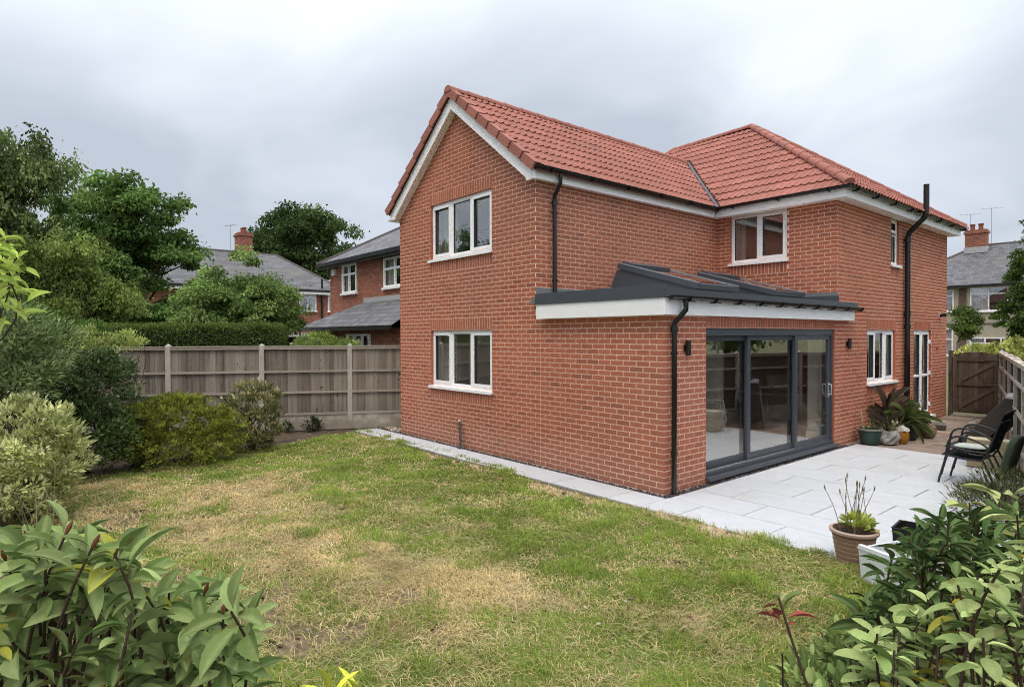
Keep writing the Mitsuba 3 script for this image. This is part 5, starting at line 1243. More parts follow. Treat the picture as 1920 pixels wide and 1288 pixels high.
# ------------------------------------------------------------------ fences and gate
def fence_run(a, b, bays, label, z_top=1.83, side=1, post_c=True, z0=.33, mat='fence_mat', post=.10):
    a, b = np.array(a, float), np.array(b, float); d = unit(np.append(b - a, 0)); n = np.cross(d, Z) * side; L = np.linalg.norm(b - a) / bays
    k = thing('wooden_fence', label, 'fence'); A = np.append(a, 0)
    for i in range(bays + 1):
        c = A + d * i * L; m = MB(); h = z_top + .08; w = post / 2
        m.obox(c - d * w - n * w, d * post, n * post, Z * (h - .04), (.5, .5, .5))
        t = [c - d * w - n * w + Z * (h - .04), c + d * w - n * w + Z * (h - .04), c + d * w + n * w + Z * (h - .04), c - d * w + n * w + Z * (h - .04), c + Z * h]
        m.flat(t, [[0, 1, 4], [1, 2, 4], [2, 3, 4], [3, 0, 4]]); m.flat(t, [[3, 2, 1], [1, 0, 3]])
        put('post', m, 'concrete_mat' if post_c else 'rail_mat', k, smooth=False)
    for i in range(bays):
        o = A + d * (i * L + post / 2); l = L - post
        m = MB(); m.obox(o - n * .025, d * l, n * .05, Z * (z0 - .005), (.5, .5, .5)); put('gravel_board', m, 'concrete_mat', k, smooth=False)
        nb = int(round(l / .098)); s = l / nb
        for j in range(nb):
            uv = (rng.random(), rng.random()); m = MB(); q = o + d * (j * s - .006) - n * .012; zt = z_top - .03 + rng.normal(0, .003); zb = z0 + .045
            V = [q + d * (0 if e == 0 else s + .010) + n * off + Z * zz_ for zz_ in (zb, zt) for e, off in ((0, 0), (0, .018), (1, -.002), (1, .008))]
            m.flat(V, [[1, 5, 7, 3], [0, 2, 6, 4], [0, 4, 5, 1], [2, 3, 7, 6], [4, 6, 7, 5], [0, 1, 3, 2]], uv=uv); put('board', m, mat, k, smooth=False)
        for z, hh, dep in ((z0 + .0, .045, .03), (z0 + .48, .045, .036), (z0 + .94, .045, .036), (z_top - .05, .05, .04)):
            m = MB(); m.obox(o + n * .018 + Z * z, d * l, n * dep, Z * hh, uv=(rng.random(), .5)); put('rail', m, 'rail_mat', k, smooth=False)
        m = MB(); m.obox(o - n * .03 + Z * (z_top + .003), d * l, n * .10, Z * .022, uv=(rng.random(), .5)); put('capping', m, 'rail_mat', k, smooth=False)
    return k


fd = unit(np.array([-.46, -.888])); p3 = np.array([-8.02, -.59])
fence_run(p3 + fd * 1.85 * 5, p3 - fd * 1.85 * 1, 6, 'weathered grey board fence with concrete posts along the left of the lawn', side=1)
gp = lambda y: (1.07 + (12.1 - y) * .2363, y)
fence_run(gp(-8.0), gp(11.98), 11, 'grey board fence with concrete posts running along the right boundary', z_top=1.62, side=-1, mat='gate_mat')
be = p3 + fd * 1.85 * 5
fence_run((be[0] + .1, be[1] - .2), (5.6, -10.4), 9, 'board fence closing the garden behind the lawn', side=-1)
k = thing('wooden_gate', 'brown boarded garden gate with arched top and diagonal braces beside the house', 'gate')
FGt = Frame((.09, 12.15, 0), (1, 0, 0), (0, -1, 0)); gw = .92; nb = 9
for j in range(nb):
    u_ = j * gw / nb; um = (u_ + gw / nb / 2) / gw; top = 1.56 + .07 * (1 - (2 * um - 1) ** 2); m = MB(); FGt.box(m, u_ + .002, u_ + gw / nb - .002, .09, top, 0, .022, (.5, .5, .5), (rng.random(), .5)); put('board', m, 'gate_mat', k, smooth=False)
for z in (.12, .78, 1.40):
    m = MB(); FGt.box(m, .0, gw, z, z + .10, .022, .055, (.5, .5, .5), (rng.random(), .5)); put('rail', m, 'gate_mat', k, smooth=False)
for z0_, z1_ in ((.22, .78), (.88, 1.40)):
    m = MB(); m.bar(FGt.pt(.12, z0_ + .01, .038), FGt.pt(gw - .05, z1_ - .02, .038), .032, .085, up=Z, uv=(rng.random(), .5)); put('brace', m, 'gate_mat', k, smooth=False)
for u_ in (0, gw - .07):
    m = MB(); FGt.box(m, u_, u_ + .07, .1, 1.5, .0555, .07, (.5, .5, .5), (rng.random(), .5)); put('stile', m, 'gate_mat', k, smooth=False)
for z in (.83, 1.45):
    m = MB(); FGt.box(m, gw - .25, gw + .02, z - .012, z + .012, .072, .078, (.25, .25, .25)); put('hinge', m, 'metal', k, smooth=False)
k = thing('gate_post', 'brown timber post at the house side of the gate', 'post'); m = MB(); FGt.box(m, -.10, -.015, -.1, 1.66, -.03, .07, (.5, .5, .5), (.3, .5)); put('post', m, 'gate_mat', k, smooth=False)
k = thing('gate_post', 'brown timber post on the hinge side of the gate', 'post'); m = MB(); FGt.box(m, gw + .015, gw + .11, -.1, 1.72, -.03, .07, (.5, .5, .5), (.3, .5)); put('post', m, 'gate_mat', k, smooth=False)
m = MB(); m.box((.05, 12.02, -.01), (1.02, 12.14, .035), (.5, .48, .44)); put('door_step', m, 'concrete_mat', smooth=False, label='pale stone step under the garden gate', cat='step')

# ------------------------------------------------------------------ neighbouring houses
def far_window(parent, F, u0, u1, z0, z1, cols, top=0.0, curtain_c=(.5, .5, .47)):
    k = key(parent + '__window'); fr = MB(); t = .06
    F.box(fr, u0, u1, z0, z0 + t, -.02, .05, WHITE); F.box(fr, u0, u1, z1 - t, z1, -.02, .05, WHITE)
    es = np.linspace(u0, u1, cols + 1)
    for i, e in enumerate(es):
        F.box(fr, min(max(e - t / 2, u0), u1 - t), min(max(e - t / 2, u0), u1 - t) + t, z0 + t, z1 - t, -.02, .05, WHITE)
    if top:
        F.box(fr, u0 + t, u1 - t, z1 - top - .03, z1 - top + .03, -.02, .048, WHITE)
    F.box(fr, u0 - .05, u1 + .05, z0 - .07, z0 - .004, -.02, .10, WHITE); put('frame', fr, 'satin', k, smooth=False)
    for a, b in zip(es[:-1], es[1:]):
        pm = MB(); pm.flat([F.pt(a, z0, .012), F.pt(b, z0, .012), F.pt(b, z1, .012), F.pt(a, z1, .012)], [[0, 1, 2, 3]]); put('pane', pm, 'glass', k, smooth=False)
    m = MB(); F.box(m, u0, u1, z0, z1, -.22, -.2, (.03, .03, .033)); put('room', m, 'matte', k, smooth=False)  # near-black board behind the glass, painted to stand for the unlit room
    for s in (0, 1):
        n = 16; w = (u1 - u0) * .30; u = np.linspace(u0 if s == 0 else u1 - w, u0 + w if s == 0 else u1, n); off = -.12 + .03 * np.sin(np.arange(n) * 1.9)
        v = np.vstack([[F.pt(a, z0, b) for a, b in zip(u, off)], [F.pt(a, z1, b) for a, b in zip(u, off)]]); i_ = np.arange(n - 1); put('curtain', MB().add(v, np.stack([i_, i_ + 1, i_ + n + 1, i_ + n], 1), curtain_c), 'velvet', k)


def far_wall(k, F, poly, ws, mat, name='wall'):
    m = MB(); F.poly(m, holes(poly, ws), -.25, 0, (.5, .5, .5)); return put(name, m, mat, k, smooth=False)


def hip_roof(k, x0, x1, y0, y1, ze, rise, ridge_ax, ins=None, mat='slate_mat', name='roof', oh=.35):
    x0, x1, y0, y1 = x0 - oh, x1 + oh, y0 - oh, y1 + oh
    if ridge_ax == 'x':
        i = (y1 - y0) / 2 if ins is None else ins; a, b = (x0 + i, (y0 + y1) / 2, ze + rise), (x1 - i, (y0 + y1) / 2, ze + rise)
    else:
        i = (x1 - x0) / 2 if ins is None else ins; a, b = ((x0 + x1) / 2, y0 + i, ze + rise), ((x0 + x1) / 2, y1 - i, ze + rise)
    c = [(x0, y0, ze), (x1, y0, ze), (x1, y1, ze), (x0, y1, ze)]; m = MB(); V = c + [a, b]
    if ridge_ax == 'x':
        m.flat(V, [[0, 1, 5, 4], [2, 3, 4, 5]]); m.flat(V, [[1, 2, 5], [3, 0, 4]])
    else:
        m.flat(V, [[1, 2, 5, 4], [3, 0, 4, 5]]); m.flat(V, [[0, 1, 4], [2, 3, 5]])
    m.flat(c, [[3, 2, 1, 0]]); kr = put(name, m, mat, k, smooth=False)
    m = MB()
    for p, q in ((c[0], a), (c[1], a if ridge_ax == 'y' else b), (c[2], b), (c[3], b if ridge_ax == 'y' else a), (a, b)):
        m.tube([p, q], .07, (.13, .115, .115) if mat == 'slate_mat' else (.3, .12, .09), 7)
    put('ridge_tile', m, 'matte', kr)
    m = MB()
    for p, q in zip(c, c[1:] + c[:1]):
        m.bar(np.array(p) + (0, 0, -.06), np.array(q) + (0, 0, -.06), .08, .13, BLACK)
    put('gutter', m, 'satin', kr, smooth=False)
    return kr, np.array(a), np.array(b)


def chimney(kr, x, y, z0, z1, w, d, pots, col='far_brick_mat'):
    m = MB(); m.box((x - w / 2, y - d / 2, z0), (x + w / 2, y + d / 2, z1), (.5, .5, .5)); m.box((x - w / 2 - .06, y - d / 2 - .06, z1 - .22), (x + w / 2 + .06, y + d / 2 + .06, z1 - .08)); kc = put('chimney', m, col, kr, smooth=False)
    m = MB(); m.box((x - w / 2 - .04, y - d / 2 - .04, z0), (x + w / 2 + .04, y + d / 2 + .04, z0 + .35), (.42, .42, .42)); put('flashing', m, 'matte', kr, smooth=False)
    for i in range(pots):
        px_ = x + (i - (pots - 1) / 2) * w / max(pots, 1) * .8; m = MB(); m.lathe((px_, y, z1 - .08), [(.13, 0), (.11, .35), (.14, .36), (.14, .44), (0, .44)], (.25, .09, .06), 12); put('chimney_pot', m, 'matte', kr)


def aerial(kr, x, y, z, h, arms):
    m = MB(); m.tube([(x, y, z), (x, y, z + h)], .013, (.3, .3, .32), 5)
    m.tube([(x - .45, y - .2, z + h - .05), (x + .45, y + .2, z + h - .05)], .008, (.3, .3, .32), 4)
    for t in np.linspace(-.45, .45, arms):
        m.tube([(x + t - .05, y + t * .45 + .18, z + h - .05), (x + t + .05, y + t * .45 - .18, z + h - .05)], .005, (.3, .3, .32), 4)
    put('aerial', m, 'metal', kr)


# the red brick neighbour
k = thing('neighbour_house', 'red brick neighbour with slate roof and lean-to directly left of the new house', 'house')
F1 = Frame((0, 2.82, 0), (1, 0, 0), (0, -1, 0)); ws = [(-15.83, -14.70, 3.58, 4.58), (-12.75, -11.3, 3.60, 4.53)]
far_wall(k, F1, Polygon([(-16.95, -.2), (-9.9, -.2), (-9.9, 4.6), (-16.95, 4.6)]), ws, 'far_brick_mat')
m = MB(); m.box((-16.95, 3.07, -.2), (-16.7, 11, 4.6)).box((-10.15, 3.07, -.2), (-9.9, 11, 4.6)).box((-16.7, 10.75, -.2), (-10.15, 11, 4.6)); put('wall', m, 'far_brick_mat', k, smooth=False)
kr, a, b = hip_roof(k, -16.95, -9.9, 2.82, 11, 4.72, 2.25, 'y'); m = MB(); m.box((-17.25, 2.50, 4.52), (-9.6, 2.56, 4.66), (.025, .024, .024)); put('fascia', m, 'satin', k, smooth=False)
for w in ws:
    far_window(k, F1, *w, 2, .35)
m = MB(); m.box((-16.62, 2.72, 4.28), (-16.38, 2.82, 4.50), (.7, .7, .68)); put('alarm_box', m, 'satin', k, smooth=False)
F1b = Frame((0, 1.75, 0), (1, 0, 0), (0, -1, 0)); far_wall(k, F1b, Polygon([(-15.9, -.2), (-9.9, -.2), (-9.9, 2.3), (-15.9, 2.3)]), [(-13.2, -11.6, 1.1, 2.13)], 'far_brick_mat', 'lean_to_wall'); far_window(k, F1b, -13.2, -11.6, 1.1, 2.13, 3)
m = MB(); e0, e1, r0, r1 = (-16.35, 1.38, 2.36), (-9.7, 1.38, 2.36), (-14.0, 2.80, 3.22), (-9.7, 2.80, 3.22)
m.flat([e0, e1, r1, r0], [[0, 1, 2, 3]]); m.flat([e0, r0, (-16.35, 2.80, 2.36)], [[0, 1, 2]]); m.flat([e0, e1, (-9.7, 2.8, 2.35), (-16.35, 2.8, 2.35)], [[3, 2, 1, 0]]); kr = put('lean_to_roof', m, 'slate_mat', k, smooth=False)
m = MB(); m.bar((-14.1, 2.78, 3.25), (-9.7, 2.78, 3.25), .06, .16, (.40, .40, .41)); put('flashing', m, 'satin', kr, smooth=False)
m = MB(); m.bar((-16.35, 1.36, 2.29), (-9.7, 1.36, 2.29), .08, .12, BLACK); put('gutter', m, 'satin', kr, smooth=False)
# the house farther off on the left
k = thing('far_house', 'distant brick house with hipped slate roof and chimney behind the garden tree', 'house')
F2 = Frame((-32.0, 0, 0), (0, 1, 0), (1, 0, 0)); ws = [(7.33, 8.40, 3.62, 4.72), (9.15, 10.2, 3.62, 4.72)]
far_wall(k, F2, Polygon([(-1.2, -.2), (9.9, -.2), (9.9, 4.85), (-1.2, 4.85)]), ws, 'far_brick_mat')
for w in ws:
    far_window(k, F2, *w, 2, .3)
m = MB(); m.box((-40, 9.65, -.2), (-32.25, 9.9, 4.85)).box((-40, -1.2, -.2), (-39.75, 9.65, 4.85)).box((-39.75, -1.2, -.2), (-32.25, -.95, 4.85)); put('wall', m, 'far_brick_mat', k, smooth=False)
kr, a, b = hip_roof(k, -40, -32, -1.2, 9.9, 4.90, 2.5, 'y', 2.9); chimney(kr, -36, 5.3, 6.9, 8.6, 1.0, .8, 2); aerial(kr, -35.6, 4.4, 7.3, 1.7, 6)
m = MB(); m.box((-31.72, -1.5, 4.62), (-31.66, 10.2, 4.80), WHITE); put('fascia', m, 'satin', k, smooth=False)
m = MB(); m.tube([(-31.9, 8.75, 0), (-31.9, 8.75, 5.6)], .06, BLACK, 8); put('soil_pipe', m, 'gloss', k)
m = MB(); m.box((-31.95, 8.6, 2.5), (-31.0, 9.8, 2.6), (.75, .75, .73)); put('porch', m, 'satin', k, smooth=False)
k = thing('garden_shed', 'low white edged shed with dark opening beyond the fence', 'shed'); m = MB(); m.box((-17.7, 1.2, -.1), (-17.6, 2.4, 2.05), (.05, .05, .05)).box((-17.6, 2.3, -.1), (-15.4, 2.4, 2.05), (.03, .03, .03)); put('wall', m, 'matte', k, smooth=False)
m = MB(); m.box((-17.8, .9, 2.05), (-15.3, 2.5, 2.18), (.72, .72, .70)); put('roof', m, 'satin', k, smooth=False)
for x_ in (-17.6, -15.5):
    m = MB(); m.box((x_, 1.0, -.1), (x_ + .1, 1.1, 2.05), (.7, .7, .68)); put('post', m, 'satin', k, smooth=False)
# across the street
k = thing('street_house', 'beige rendered house with grey slate roof across the street', 'house')
F3 = Frame((0, 33.95, 0), (1, 0, 0), (0, -1, 0)); ws = [(-4.64, -2.2, 3.32, 4.62), (-7.2, -5.38, 3.35, 4.55), (-4.64, -2.6, .9, 1.9), (-7.0, -5.4, .9, 2.4)]
far_wall(k, F3, Polygon([(-9, -.2), (2.0, -.2), (2.0, 4.7), (-9, 4.7)]), ws, 'render_mat')
m = MB(); m.box((-9, 34.2, -.2), (-8.75, 41.5, 4.7)).box((1.75, 34.2, -.2), (2.0, 41.5, 4.7)).box((-8.75, 41.25, -.2), (1.75, 41.5, 4.7)); put('wall', m, 'render_mat', k, smooth=False)
for w, n_, t_ in zip(ws, (3, 2, 3, 2), (.38, .35, .3, .6)):
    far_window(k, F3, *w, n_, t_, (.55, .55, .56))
m = MB(); m.box((-5.15, 33.92, -.1), (-4.8, 33.96, 4.6), (.15, .10, .08)); F3.box(m, -9, 2, 2.62, 2.70, .002, .05, (.2, .17, .14)); put('timber_panel', m, 'matte', k, smooth=False)
kr, a, b = hip_roof(k, -9, 1.6, 33.95, 41.5, 4.75, 2.55, 'x', 4.2); chimney(kr, -5.1, 37.2, 6.8, 8.15, 1.0, .6, 2); aerial(kr, -5.45, 37.4, 7.2, 2.0, 4); aerial(kr, -4.45, 37.4, 7.2, 2.2, 4)
k = thing('garden_parasol', 'grey parasol edge beyond the gate at the right', 'parasol'); m = MB(); m.lathe((2.0, 15.2, 0), [(1.25, 1.88), (.6, 2.12), (0, 2.3)], (.22, .22, .22), 8); put('canopy', m, 'matte', k, smooth=False); m = MB(); m.tube([(2.0, 15.2, -.1), (2.0, 15.2, 2.3)], .025, (.2, .2, .2), 8); put('pole', m, 'satin', k)

# ------------------------------------------------------------------ pots and things along the house wall
def pot(name, label, x, y, r0, r1, h, c, cat='plant pot', rings=0, mat='satin', z=0.0, rimc=None, soil_d=.04):
    k = thing(name, label, cat); prof = [(0, .001), (r0, .001)]
    if rings:
        for i in range(rings):
            t0, t1 = i / rings, (i + 1) / rings; ra, rb = r0 + (r1 - r0) * t0, r0 + (r1 - r0) * t1; prof += [(ra + .004, h * t0 + .006), (rb + .004, h * t1 - .008), (rb - .003, h * t1 - .003)]
    prof += [(r1, h * .90), (r1 + .016, h * .91), (r1 + .018, h - .006), (r1 + .012, h), (r1 - .008, h), (r1 - .016, h - soil_d - .02)]
    put('body', MB().lathe((x, y, z), prof, c, 36), mat, k)
    if rimc is not None:
        put('rim', MB().lathe((x, y, z), [(r1 + .018, h * .92), (r1 + .021, h - .004), (r1 + .014, h + .003), (r1 - .01, h + .003)], rimc, 36), mat, k)
    an = np.linspace(0, 2 * np.pi, 25)[:-1]; V = [(x, y, z + h - soil_d + .012)] + [(x + q * (r1 - .01) * math.cos(a), y + q * (r1 - .01) * math.sin(a), z + h - soil_d + rng.normal(0, .006)) for q in (.55, 1.0) for a in an]
    f = [[0, 1 + i, 1 + (i + 1) % 24] for i in range(24)]
    for i in range(24):
        a, b, c_, d_ = 1 + i, 1 + (i + 1) % 24, 25 + (i + 1) % 24, 25 + i; f += [[a, d_, c_], [a, c_, b]]
    put('soil', MB().add(V, f, (.035, .024, .018)), 'matte', k)
    return k


def sword_plant(name, label, x, y, z, n, L, seed, ca, cb, w=.03, elev=(10, 85), group=None):
    r = np.random.default_rng(seed); k = thing(name, label, 'plant'); az = r.uniform(0, 6.283, n); el = np.radians(r.uniform(*elev, n)); ax = np.stack([np.cos(az) * np.cos(el), np.sin(az) * np.cos(el), np.sin(el)], 1)
    l = L * r.uniform(.6, 1.1, n); col = tone(r, n, ca, cb, .2)
    for i in range(n):
        put('leaf', MB().add(*leaves(np.array([[x, y, z]]) + r.normal(0, .015, (1, 3)), ax[i:i + 1], (Z - ax[i] * ax[i, 2] + 1e-3)[None], l[i:i + 1], np.array([w]), col[i:i + 1], 'sword', .2, np.array([r.uniform(-.25, .15)]))), 'leaf', k)
    return k


def mini_leaves(k, x, y, z, n, R, ls, ca, cb, seed, up=.8, asp=.6, name='foliage'):
    r = np.random.default_rng(seed); d = rand_unit(r, n); d[:, 2] = np.abs(d[:, 2]); pos = np.array([x, y, z]) + d * R * r.random((n, 1)) ** .4
    put(name, MB().add(*leaves(pos, d + Z * up * r.random((n, 1)), Z + d * .4 + rand_unit(r, n) * .4, ls * r.uniform(.6, 1.3, n), ls * asp * r.uniform(.7, 1.2, n), tone(r, n, ca, cb, .2), 'round', .25)), 'leaf', k, kind='stuff')


tp = (2.53, -.62)
pot('terracotta_pot', 'ribbed brown plastic pot on the corner of the pale patio', *tp, .135, .185, .30, (.26, .165, .125), rings=7, rimc=(.40, .29, .235))
k = stalks('pot_plant', 'half dead plant with bare stems and yellow green leaves in the ribbed brown pot', 'plant', (*tp, .25), 15, .48, .05, 21, (.19, .15, .085), head=(.16, .13, .06), lean=.22)
mini_leaves(k, tp[0] + .03, tp[1] + .03, .30, 70, .14, .075, (.22, .27, .05), (.36, .40, .09), 22)
gp_ = pot('green_planter', 'round dark green plastic planter on the old paving by the wall', .29, 6.05, .15, .20, .29, (.022, .055, .048), rimc=(.20, .20, .17))
k = stalks('weed_plant', 'thin weeds with a wooden stake in the green planter', 'plant', (.29, 6.05, .25), 14, .28, .07, 23, (.18, .15, .07), lean=.3); mini_leaves(k, .31, 6.05, .26, 30, .13, .05, (.12, .15, .05), (.3, .3, .16), 24)
m = MB(); m.bar((.19, 6.04, .22), (.13, 6.05, .62), .022, .022, (.42, .30, .19)); put('stake', m, 'matte', k, smooth=False)
k = thing('compost_sack', 'crumpled pale grey sack of soil between the green planter and the brown jar', 'sack'); m = MB(); an = np.linspace(0, 2 * np.pi, 26)[:-1]; V = []; r = np.random.default_rng(31)
hs = np.linspace(0, 1, 9)
for t in hs:
    rr = (.14 + .03 * math.sin(t * 3)) * (1 + .13 * np.sin(an * 3 + t * 4) + .10 * np.sin(an * 7 - t * 9) + .05 * r.normal(size=25)); V.append(np.stack([.52 + rr * np.cos(an), 6.30 + rr * np.sin(an), .01 + .27 * t + .02 * np.sin(an * 2 + 1) * t], 1))
V = np.vstack(V); i, j = np.meshgrid(np.arange(8), np.arange(25), indexing='ij'); i, j = i.ravel(), j.ravel(); m.add(V, np.stack([i * 25 + j, i * 25 + (j + 1) % 25, (i + 1) * 25 + (j + 1) % 25, (i + 1) * 25 + j], 1), (.36, .35, .34)); put('body', m, 'satin', k)
m = MB().lathe((.52, 6.30, .22), [(0, .03), (.14, 0)], (.04, .03, .02), 16); put('soil', m, 'matte', k)
sword_plant('phormium_plant', 'bronze sword leaved plant growing from the grey sack', .50, 6.30, .25, 7, .50, 33, (.03, .026, .022), (.07, .05, .04), .028, (50, 85))
k = stalks('sedge_plant', 'straggly pale stems with white flowers over the grey sack', 'plant', (.55, 6.35, .22), 16, .34, .06, 34, (.27, .23, .12), lean=.4); mini_leaves(k, .56, 6.3, .27, 40, .17, .055, (.15, .17, .08), (.5, .48, .38), 35)
k = thing('glazed_jar', 'amber glazed jar with a pale cloth over its top', 'jar'); put('body', MB().lathe((.66, 6.60, 0), [(0, .002), (.085, .002), (.115, .08), (.12, .15), (.105, .22), (.075, .25), (.08, .265)], (.32, .145, .02), 30), 'gloss', k)
m = MB(); an = np.linspace(0, 2 * np.pi, 41)[:-1]; ring = [np.stack([.66 + rr * np.cos(an) * (1 + .12 * np.sin(an * 5)), 6.60 + rr * np.sin(an) * (1 + .12 * np.sin(an * 5)), .27 + zz_ + .012 * np.sin(an * 5 + q)], 1) for q, (rr, zz_) in enumerate(((.115, -.035), (.10, .01), (.06, .035), (.01, .075)))]
V = np.vstack(ring); i, j = np.meshgrid(np.arange(3), np.arange(40), indexing='ij'); i, j = i.ravel(), j.ravel(); m.add(V, np.stack([i * 40 + j, i * 40 + (j + 1) % 40, (i + 1) * 40 + (j + 1) % 40, (i + 1) * 40 + j], 1), (.55, .52, .46)); put('cloth', m, 'matte', k)
pot('black_pot', 'black plastic pot half hidden under the long green sword leaves', .55, 7.20, .17, .21, .30, (.012, .012, .013))
sword_plant('cordyline_plant', 'big arching green sword leaved plant in the black pot', .52, 7.18, .30, 110, .54, 36, (.045, .07, .02), (.12, .15, .055), .019, (-8, 85))
sword_plant('bronze_cordyline', 'dark bronze upright sword leaves against the brick wall below the window', .24, 7.05, .25, 14, .80, 37, (.035, .028, .022), (.09, .055, .04), .026, (58, 88))
k = stalks('dead_stalk', 'dry brown flower heads leaning by the soil pipe', 'stalks', (.4, 7.75, .2), 34, .62, .10, 38, (.20, .13, .075), head=(.2, .13, .07), lean=.25)
def sack(name, label, x, y, sx_, sy_, h, c, seed, mat='satin'):
    k = thing(name, label, 'sack'); r = np.random.default_rng(seed); ico = trimesh.creation.icosphere(3, 1.0); v = np.array(ico.vertices); n_ = meshkit.fbm(v * 2.2 + seed, 4, seed)[:, None]
    v = v * (.72 + .56 * n_); v[:, 2] = np.clip(v[:, 2], -.85, 1); v = v * [sx_, sy_, h / 1.85] + [x, y, h / 1.85 * .85]; put('body', MB().add(v, ico.faces, c), mat, k); return k


sack('rubbish_sack', 'crumpled black plastic sack by the glazed white door', .60, 7.85, .17, .20, .50, (.016, .016, .017), 41, 'gloss')
sack('brown_sack', 'brown paper sack standing below the black plastic one', .80, 7.68, .12, .11, .30, (.22, .16, .11), 42)
k = thing('stone_block', 'grey stone trough lying on the old paving by the white door', 'block'); m = MB(); m.obox((.36, 8.98, .0), (.36, .05, 0), (-.03, .2, 0), (0, 0, .10), (.085, .075, .07)); m.obox((.37, 8.99, .1), (.34, .05, 0), (-.03, .18, 0), (0, 0, .07), (.36, .35, .34)); put('block', m, 'matte', k, smooth=False)

# the two stacked chairs
def patio_chair(label, x, y, dz, dx, c=(.016, .017, .019)):
    k = thing('patio_chair', label, 'chair', 'black metal garden armchairs stacked on the patio'); P_ = lambda a, b, z: np.array([x + a + dx, y + b, z + dz])
    for b in (0, .56):
        m = MB(); pts = [(-.02, b, .0), (.03, b, .22), (.07, b, .42), (.085, b, .55), (.12, b, .63), (.20, b, .67), (.34, b, .655), (.47, b, .60), (.56, b, .53)]
        m.tube(curve([P_(*p) for p in pts], 28), .0135, c, 8); put('arm', m, 'satin', k)
        m = MB(); m.tube([P_(.03, b, .405), (P_(.25, b, .375)), P_(.47, b, .37), P_(.53, b, .46), P_(.60, b, .70), P_(.665, b, .90), P_(.69, b, .92)], .0135, c, 8); put('side_frame', m, 'satin', k)
        m = MB(); m.tube([P_(.48, b, .38), P_(.56, b, .2), P_(.62, b, 0)], .0135, c, 8); put('leg', m, 'satin', k)
    m = MB(); m.tube([P_(.03, -.0, .405), P_(.02, .28, .405), P_(.03, .56, .405)], .0125, c, 8); m.tube([P_(.675, 0, .91), P_(.70, .28, .93), P_(.675, .56, .91)], .0125, c, 8); put('cross_bar', m, 'satin', k)
    m = MB(); i = np.linspace(0, 1, 8); V = np.vstack([[P_(.03 + .44 * t, b, .405 - .035 * t - .03 * math.sin(t * 3.14)) for t in i] for b in (.01, .55)]); j = np.arange(7); m.add(V, np.stack([j, j + 1, j + 9, j + 8], 1), (.05, .055, .055)); put('seat', m, 'matte', k)
    m = MB(); V = np.vstack([[P_(.50 + .17 * t, b, .44 + .46 * t) for t in i] for b in (.01, .55)]); m.add(V, np.stack([j, j + 1, j + 9, j + 8], 1), (.012, .013, .015)); put('backrest', m, 'matte', k)
    return k


patio_chair('lower black metal garden armchair of the stack by the right fence', 2.10, 3.50, 0, 0); patio_chair('upper black metal garden armchair stacked on the lower one', 2.10, 3.50, .115, .035)
k = thing('seat_pad', 'pale grey green pad lying on the stacked garden chairs', 'cushion'); m = MB(); ico = trimesh.creation.icosphere(3, 1.0); v = np.array(ico.vertices); v = np.sign(v) * np.abs(v) ** .55 * [.19, .21, .016] + [2.40, 3.78, .515]; m.add(v, ico.faces, (.40, .43, .38)); put('pad', m, 'velvet', k)
k = thing('garden_cushion', 'large dark green cushion leaning against the right fence', 'cushion'); m = MB(); v = np.array(ico.vertices); v = np.sign(v) * np.abs(v) ** .5 * [.055, .26, .30]; a = .25; v = np.stack([v[:, 0] * math.cos(a) + v[:, 2] * math.sin(a), v[:, 1], -v[:, 0] * math.sin(a) + v[:, 2] * math.cos(a)], 1) + [2.93, 3.2, .50]; m.add(v + .012 * meshkit.noise(v * 9)[:, None], ico.faces, (.065, .082, .055)); put('pad', m, 'velvet', k)
k = thing('folded_lounger', 'dark folded sun lounger leaning against the right fence', 'lounger'); m = MB(); lo_, hi_ = np.array([1.66, 6.20, .18]), np.array([2.16, 6.95, .93]); sd_ = np.array([.30, -.22, 0])
for s_ in (0, 1):
    m.bar(lo_ + sd_ * s_, hi_ + sd_ * s_, .05, .03, (.055, .045, .038))
m.bar(lo_, lo_ + sd_, .04, .03, (.055, .045, .038)); m.tube([lo_ - (0, 0, .18), lo_ + (0, 0, .02)], .018, (.05, .04, .035), 7); m.tube([lo_ + sd_ - (0, 0, .18), lo_ + sd_], .018, (.05, .04, .035), 7); put('frame', m, 'satin', k, smooth=False)
m = MB(); n_ = 15
for i in range(n_):
    p_ = lo_ + (hi_ - lo_) * (i + .5) / n_; m.obox(p_ + (0, 0, .018) - unit(hi_ - lo_) * .035, sd_, unit(hi_ - lo_) * .072, (0, 0, .012), (.035, .029, .025))
put('slats', m, 'matte', k, smooth=False, kind='stuff'); m = MB(); m.obox(hi_ - unit(hi_ - lo_) * .02 + (0, 0, .02), sd_, unit(hi_ - lo_) * .09, (0, 0, .05), (.55, .54, .52)); put('head_pad', m, 'velvet', k, smooth=False)
m = MB(); m.obox(lo_ + sd_ * .1 + (.1, .1, 0), sd_ * .8, unit(hi_ - lo_) * .85, (.05, -.03, -.06), (.014, .014, .016)); put('sling', m, 'matte', k, smooth=False)
k = thing('wooden_crate', 'pale planked box standing behind the stacked garden chairs', 'crate'); O_ = np.array([2.05, 5.0, .0])
for i in range(4):
    m = MB(); m.obox(O_ + (0, 0, .02 + i * .10), (.62, .10, 0), (-.004, .02, 0), (0, 0, .094), uv=(rng.random(), .5), c=np.array((.36, .29, .18)) * rng.uniform(.8, 1.15)); put('plank', m, 'matte', k, smooth=False)
m = MB(); m.obox(O_ + (0, .02, .42), (.62, .10, 0), (-.05, .30, 0), (0, 0, .02), (.47, .42, .28)); put('lid', m, 'matte', k, smooth=False)
m = MB(); m.obox(O_ + (0, .02, .0), (.02, .003, 0), (-.05, .30, 0), (0, 0, .42), (.3, .24, .15)); m.obox(O_ + (.60, .10, .0), (.02, .003, 0), (-.05, .30, 0), (0, 0, .42), (.3, .24, .15)); put('end_panel', m, 'matte', k, smooth=False)
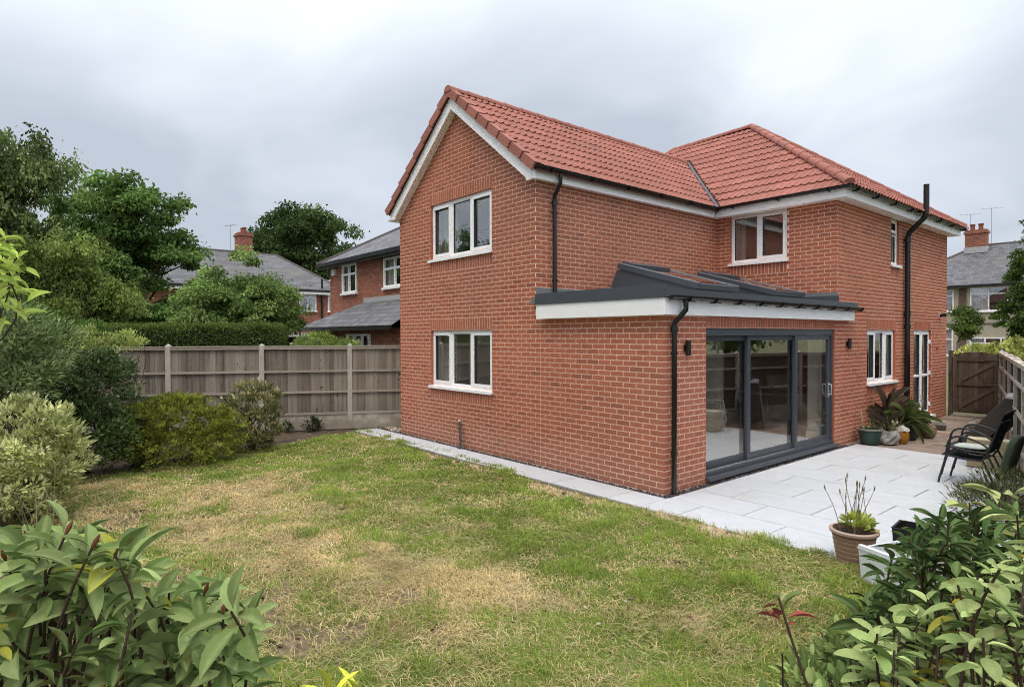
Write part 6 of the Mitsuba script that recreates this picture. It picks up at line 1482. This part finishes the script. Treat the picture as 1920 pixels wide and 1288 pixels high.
k = thing('pale_stone', 'small pale stone lying on the old paving near the gate', 'stone'); m = MB(); v = np.array(ico.vertices) * (.9 + .25 * meshkit.fbm(np.array(ico.vertices) * 1.5, 3, 2)[:, None]) * [.09, .12, .08] + [1.02, 9.85, .07]; m.add(v, ico.faces, (.34, .32, .29)); put('stone', m, 'matte', k)
# white tub and black tray by the ribbed pot
def open_box(k, O, A, B, h, t, c, mat, flare=1.08, name='body'):
    O, A, B = np.asarray(O, float), np.asarray(A, float), np.asarray(B, float); cen = O + (A + B) / 2; m = MB(); q = [O, O + A, O + A + B, O + B]
    ring = lambda s, z: [cen + (p - cen) * s + Z * z for p in q]
    for a_, b_ in ((ring(1, 0), ring(flare, h)), (ring(flare + .05, h + .004), ring(flare, h)), (ring(flare - .06, h + .002), ring(1 - .06, t))):
        for i in range(4):
            j = (i + 1) % 4; m.flat([a_[i], a_[j], b_[j], b_[i]], [[0, 1, 2, 3]], c)
    a_, b_ = ring(flare + .05, h + .004), ring(flare - .06, h + .004)
    for i in range(4):
        j = (i + 1) % 4; m.flat([a_[i], a_[j], b_[j], b_[i]], [[0, 1, 2, 3]], c)
    m.flat(ring(1 - .06, t), [[0, 1, 2, 3]], c); m.flat(ring(1, 0), [[3, 2, 1, 0]], c); put(name, m, mat, k, smooth=False)


k = thing('white_tub', 'translucent white plastic tub beside the ribbed pot under the shrub', 'tub'); open_box(k, (2.74, -1.02, .0), (.36, -.13, 0), (.14, .40, 0), .27, .01, (.62, .66, .70), 'satin')
m = MB(); m.obox((2.72, -1.04, .272), (.39, -.14, 0), (.015, .04, 0), (0, 0, .03), (.66, .70, .74)); put('rim', m, 'satin', k, smooth=False)
k = thing('black_tray', 'black plastic trough behind the white tub', 'trough'); open_box(k, (2.72, -.20, .0), (.36, .05, 0), (-.03, .30, 0), .27, .01, (.014, .014, .016), 'satin')
k = thing('leaning_pipe', 'short black pipe leaning against the gable wall under the window', 'pipe'); m = MB(); m.bar((-4.36, -.14, .0), (-4.56, -.03, .46), .04, .06, (.02, .017, .016)); m.tube([(-4.36, -.14, .0), (-4.44, -.14, .01)], .03, (.03, .03, .03), 8); put('pipe', m, 'satin', k, smooth=False)
m = MB(); m.box((-4.60, -.03, .44), (-4.555, .0, .50), (.7, .7, .68)); put('outlet', m, 'satin', k, smooth=False)
